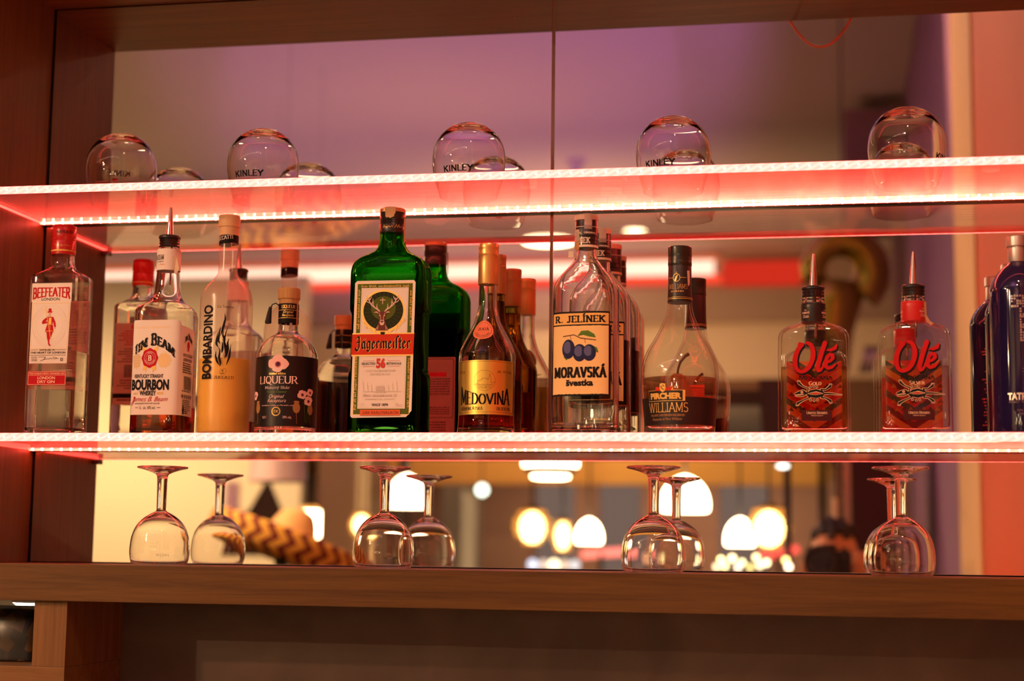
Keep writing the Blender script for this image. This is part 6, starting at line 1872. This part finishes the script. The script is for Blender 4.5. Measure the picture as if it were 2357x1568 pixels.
# ---- open cell at the lower left: bags and a small under shelf light
def bag_mat():
    m, nt, out = new_mat('dried_fruit_bag')
    tc = node(nt, 'ShaderNodeTexCoord')
    v = node(nt, 'ShaderNodeTexVoronoi'); v.inputs['Scale'].default_value = 60; nt.links.new(tc.outputs['Object'], v.inputs['Vector'])
    cr = node(nt, 'ShaderNodeValToRGB')
    e = cr.color_ramp.elements; e[0].position = .30; e[0].color = (.008, .007, .009, 1); e[1].position = .95; e[1].color = (.07, .035, .012, 1)
    sp = node(nt, 'ShaderNodeSeparateColor'); nt.links.new(v.outputs['Color'], sp.inputs[0]); nt.links.new(sp.outputs[0], cr.inputs[0])
    b = node(nt, 'ShaderNodeBsdfPrincipled'); b.inputs['Roughness'].default_value = .3
    nt.links.new(cr.outputs[0], b.inputs['Base Color']); nt.links.new(b.outputs[0], out.inputs[0])
    return m
BAG = bag_mat()
def bag(x, y, w, h, d, rz, label):
    t = thing('snack_bag', label, 'bag', (x, y, Z0 - .1488), rz)
    rows = [(0, w * .44, d * .42, 4), (3, w * .5, d * .5, 3.4), (h * .4, w * .5, d * .5, 2.8), (h * .72, w * .49, d * .36, 2.6), (h * .88, w * .48, d * .12, 2.4), (h * .94, w * .48, 1.2, 2.4), (h, w * .47, .8, 2.4)]
    b = Body(rows)
    V, F = loft_rows(b.R, 40)
    add_mesh('pouch', V, F, BAG, t, True, None, math.radians(60))
    return t
bag(.055, -.140, 70, 84, 26, .1, 'dark see through bag of dried fruit in the lower left cell, nearest the room')
bag(.098, -.085, 60, 82, 26, -.25, 'dark bag of dried fruit in the lower left cell, behind the first bag')
t = thing('puck_light', 'small bright under shelf light at the top of the lower left cell', 'lamp', (.070, -.062, Z0 - .0537))
lathe('housing', [(-8, 56), (0, 58)], pbr('white_housing', (.8, .75, .65), .5), t); lathe('lens', [(-18, 26), (-16, 46), (-8.2, 55)], emit('puck_glow', (1, .90, .66), 5), t)
# ------------------------------------------------------------------ the photographer (seen in the mirror)
SKIN = pbr('skin', (.66, .28, .16), .5)
HAIR = pbr('dark_hair', (.018, .010, .008), .6)
CLOTH = pbr('black_pullover', (.020, .018, .020), .8)
JEANS = pbr('dark_jeans', (.025, .030, .045), .8)

def skin_chain(name, pts, edges, mat, parent, levels=2):
    """pts: (x, y, z, rx, ry)"""
    me = bpy.data.meshes.new(name)
    me.from_pydata([p[:3] for p in pts], edges, [])
    me.materials.append(mat)
    o = bpy.data.objects.new(name, me); COL.objects.link(o)
    if parent is not None: o.parent = parent
    m = o.modifiers.new('skin', 'SKIN'); m.use_smooth_shade = True
    for v, p in zip(me.skin_vertices[0].data, pts):
        v.radius = (p[3], p[4])
    me.skin_vertices[0].data[0].use_root = True
    s = o.modifiers.new('smooth', 'SUBSURF'); s.levels = levels; s.render_levels = levels
    return o

PX, PY = 1.335, -2.86          # where the person stands
t = thing('person', 'person in a black pullover with dark hair, holding a camera to the face', 'person', (PX, PY, 0))
B = [(0, 0, .95, .150, .105), (0, .0, 1.10, .135, .10), (0, .01, 1.26, .165, .11), (0, .01, 1.38, .125, .09), (0, .03, 1.455, .058, .058),
     # legs
     (-.095, 0, .86, .088, .088), (-.11, .01, .50, .062, .064), (-.115, -.02, .10, .042, .045), (-.12, .10, .045, .042, .035),
     (.095, 0, .86, .088, .088), (.11, .01, .50, .062, .064), (.115, -.02, .10, .042, .045), (.12, .10, .045, .042, .035),
     # arms: shoulder, elbow, wrist
     (-.20, .01, 1.36, .058, .058), (-.27, .11, 1.16, .045, .045), (-.13, .19, 1.43, .030, .030),
     (.20, .01, 1.36, .058, .058), (.25, .09, 1.19, .045, .045), (.085, .155, 1.495, .030, .030)]
E_ = [(0, 1), (1, 2), (2, 3), (3, 4), (0, 5), (5, 6), (6, 7), (7, 8), (0, 9), (9, 10), (10, 11), (11, 12), (3, 13), (13, 14), (14, 15), (3, 16), (16, 17), (17, 18)]
skin_chain('body', B, E_, CLOTH, t)
def head():
    me = bpy.data.meshes.new('head'); bm = bmesh.new()
    bmesh.ops.create_uvsphere(bm, u_segments=40, v_segments=28, radius=1)
    for v in bm.verts:
        x, y, z = v.co
        # skull and jaw; the face looks along +Y, towards the mirror
        w = .076 * (1 - .22 * max(0, -z) ** 1.4)
        d = .098 * (1 - .12 * max(0, -z))
        nx, ny, nz = x * w, y * d, z * .118
        if y > 0:
            ny -= .012 * (abs(x) ** 3) * max(y, 0)
            ny += .022 * math.exp(-((x / .16) ** 2 + ((z + .16) / .16) ** 2)) * (y > .3)      # nose
            ny -= .007 * math.exp(-(((abs(x) - .40) / .16) ** 2 + ((z - .04) / .10) ** 2))      # eye hollows
            ny += .006 * math.exp(-((x / .5) ** 2 + ((z - .20) / .10) ** 2))                     # brow
            ny += .006 * math.exp(-((x / .28) ** 2 + ((z + .50) / .09) ** 2)) - .004 * math.exp(-((x / .3) ** 2 + ((z + .42) / .03) ** 2))
            ny += .008 * math.exp(-((x / .3) ** 2 + ((z + .85) / .16) ** 2))
        v.co = (nx, ny, nz)
    bm.to_mesh(me); bm.free()
    for p in me.polygons: p.use_smooth = True
    me.materials.append(SKIN)
    o = bpy.data.objects.new('head', me); COL.objects.link(o); return o
hd = head(); hd.parent = t; hd.location = (-.045, .065, 1.565)
for sx in (-1, 1):
    e = MB().ball((0, 0, 0), (.011, .022, .032), 16, 10).build('ear', SKIN, hd, True); e.location = (sx * .077, -.005, -.005)
    e = MB().ball((0, 0, 0), .0115, 14, 10).build('eye', pbr('eye_white', (.7, .65, .6), .2), hd, True); e.location = (sx * .031, .080, .004)
def hair():
    me = bpy.data.meshes.new('hair'); bm = bmesh.new()
    bmesh.ops.create_uvsphere(bm, u_segments=40, v_segments=24, radius=1)
    kill = [v for v in bm.verts if v.co.z < -.55 or (v.co.y > .15 and v.co.z < .50 + .1 * math.sin(v.co.x * 9)) or (abs(v.co.y) <= .15 and v.co.z < -.05 and v.co.y > 0)]
    bmesh.ops.delete(bm, geom=kill, context='VERTS')
    for v in bm.verts:
        n = .006 * math.sin(17 * v.co.x + 3 * v.co.z) + .005 * math.sin(23 * v.co.y)
        v.co = (v.co.x * (.086 + n), v.co.y * (.108 + n) - .006, v.co.z * (.128 + n) + .004)
    bm.to_mesh(me); bm.free()
    for p in me.polygons: p.use_smooth = True
    me.materials.append(HAIR)
    o = bpy.data.objects.new('hair', me); COL.objects.link(o)
    m = o.modifiers.new('thick', 'SOLIDIFY'); m.thickness = .010
    return o
h = hair(); h.parent = hd
for sx in (-1, 1):
    b = MB().tube([(sx * .014, .090, .026), (sx * .032, .091, .031), (sx * .050, .080, .026)], [.003, .0045, .002], 8).build('eyebrow', HAIR, hd, True)
# hands: palm, four fingers and a thumb each
def hand(wrist, palm, fingers, thumb, name):
    pts = [(*wrist, .026, .024), (*[(a + b) / 2 for a, b in zip(wrist, palm)], .030, .020), (*palm, .034, .018)]
    skin_chain(name, pts, [(0, 1), (1, 2)], SKIN, t, 1)
    o = [x for x in bpy.data.objects if x.parent == t and x.name.startswith('hand')][-1]
    for k, f in enumerate(fingers + [thumb]):
        r = (.0092, .0085, .0072, .0060) if k < 4 else (.0110, .0098, .0082, .0066)
        skin_chain('finger' if k < 4 else 'thumb', [(*p, rr, rr) for p, rr in zip(f, r)], [(0, 1), (1, 2), (2, 3)], SKIN, o, 1)
# right hand of the picture: grips the camera body from its side, fingers over the front
hand((.080, .150, 1.500), (.062, .165, 1.545), [[(.058, .172, 1.578 - .0 * k), (.052, .205, 1.588 - .017 * k), (.028, .222 - .002 * k, 1.584 - .018 * k), (.006, .214 - .003 * k, 1.578 - .018 * k)] for k in range(4)],
     [(.058, .150, 1.545), (.045, .128, 1.556), (.025, .118, 1.562), (.006, .117, 1.564)], 'hand')
# the other hand supports the lens from below
hand((-.125, .185, 1.440), (-.105, .215, 1.480), [[(-.100 + .004 * k, .222 + .010 * k - .02, 1.494), (-.088, .235 + .016 * k - .02, 1.512 - .002 * k), (-.066, .240 + .017 * k - .02, 1.514 - .003 * k), (-.046, .240 + .017 * k - .02, 1.512 - .003 * k)] for k in range(4)],
     [(-.118, .205, 1.485), (-.135, .215, 1.515), (-.138, .222, 1.545), (-.134, .226, 1.568)], 'hand')

cm = thing('camera', 'black camera with a big lens held in front of the face of the photographer', 'camera', (1.247, -2.552, 1.5635))
cm.rotation_euler = CAM_ROT
BK = pbr('camera_black', (.010, .010, .011), .4)
MB().box(-.062, -.048, .108, .074, .046, .150, .008).build('body', BK, cm); MB().box(-.026, .044, .110, .026, .066, .148, .007).build('viewfinder_hump', BK, cm)
MB().tube([(0, 0, .0), (0, 0, .040), (0, 0, .042), (0, 0, .107)], [.048, .044, .039, .038], 36).build('lens_barrel', BK, cm, True, math.radians(40))
MB().tube([(0, 0, -.0004), (0, 0, -.0012)], .033, 32).build('front_glass', pbr('lens_coating', (.012, .008, .016), .04, 0, 1.0), cm, True, math.radians(40))
MB().tube([(.050, .047, .125), (.050, .056, .125)], .008, 16).build('shutter_button', BK, cm, True, math.radians(40))
MB().tube([(-.0, 0, .055), (0, 0, .075)], .0405, 36).build('focus_ring', pbr('ring_grey', (.05, .05, .05), .5), cm, True, math.radians(40))
# ------------------------------------------------------------------ camera, world and render look
cam_d = bpy.data.cameras.new('view_camera')
cam = bpy.data.objects.new('view_camera', cam_d); COL.objects.link(cam)
M = CAM_M.to_4x4(); M.translation = CAM_POS
cam.matrix_world = M
cam_d.sensor_width = 36.0
cam_d.lens = 36.0 * 3831.6 / 2357.0
cam_d.clip_start = .02; cam_d.clip_end = 60
cam_d.dof.use_dof = True
cam_d.dof.focus_distance = 2.46
cam_d.dof.aperture_fstop = (cam_d.lens / 1000) / .0215
cam_d.dof.aperture_blades = 0
SC.camera = cam

w = bpy.data.worlds.new('room_air'); SC.world = w; w.use_nodes = True
w.node_tree.nodes['Background'].inputs[0].default_value = (1.0, .62, .42, 1)
w.node_tree.nodes['Background'].inputs[1].default_value = AMBIENT

SC.view_settings.view_transform = 'Standard'
SC.view_settings.look = 'None'
SC.view_settings.exposure = EXPOSURE
SC.view_settings.gamma = 1.0
SC.view_settings.use_curve_mapping = False
cy = SC.cycles
cy.max_bounces = 28
cy.diffuse_bounces = 3
cy.glossy_bounces = 10
cy.transmission_bounces = 24
cy.transparent_max_bounces = 24
cy.volume_bounces = 2
cy.caustics_reflective = True
cy.caustics_refractive = True
cy.blur_glossy = 0.3
cy.sample_clamp_indirect = 4.0
cy.sample_clamp_direct = 0.0
cy.use_denoising = True
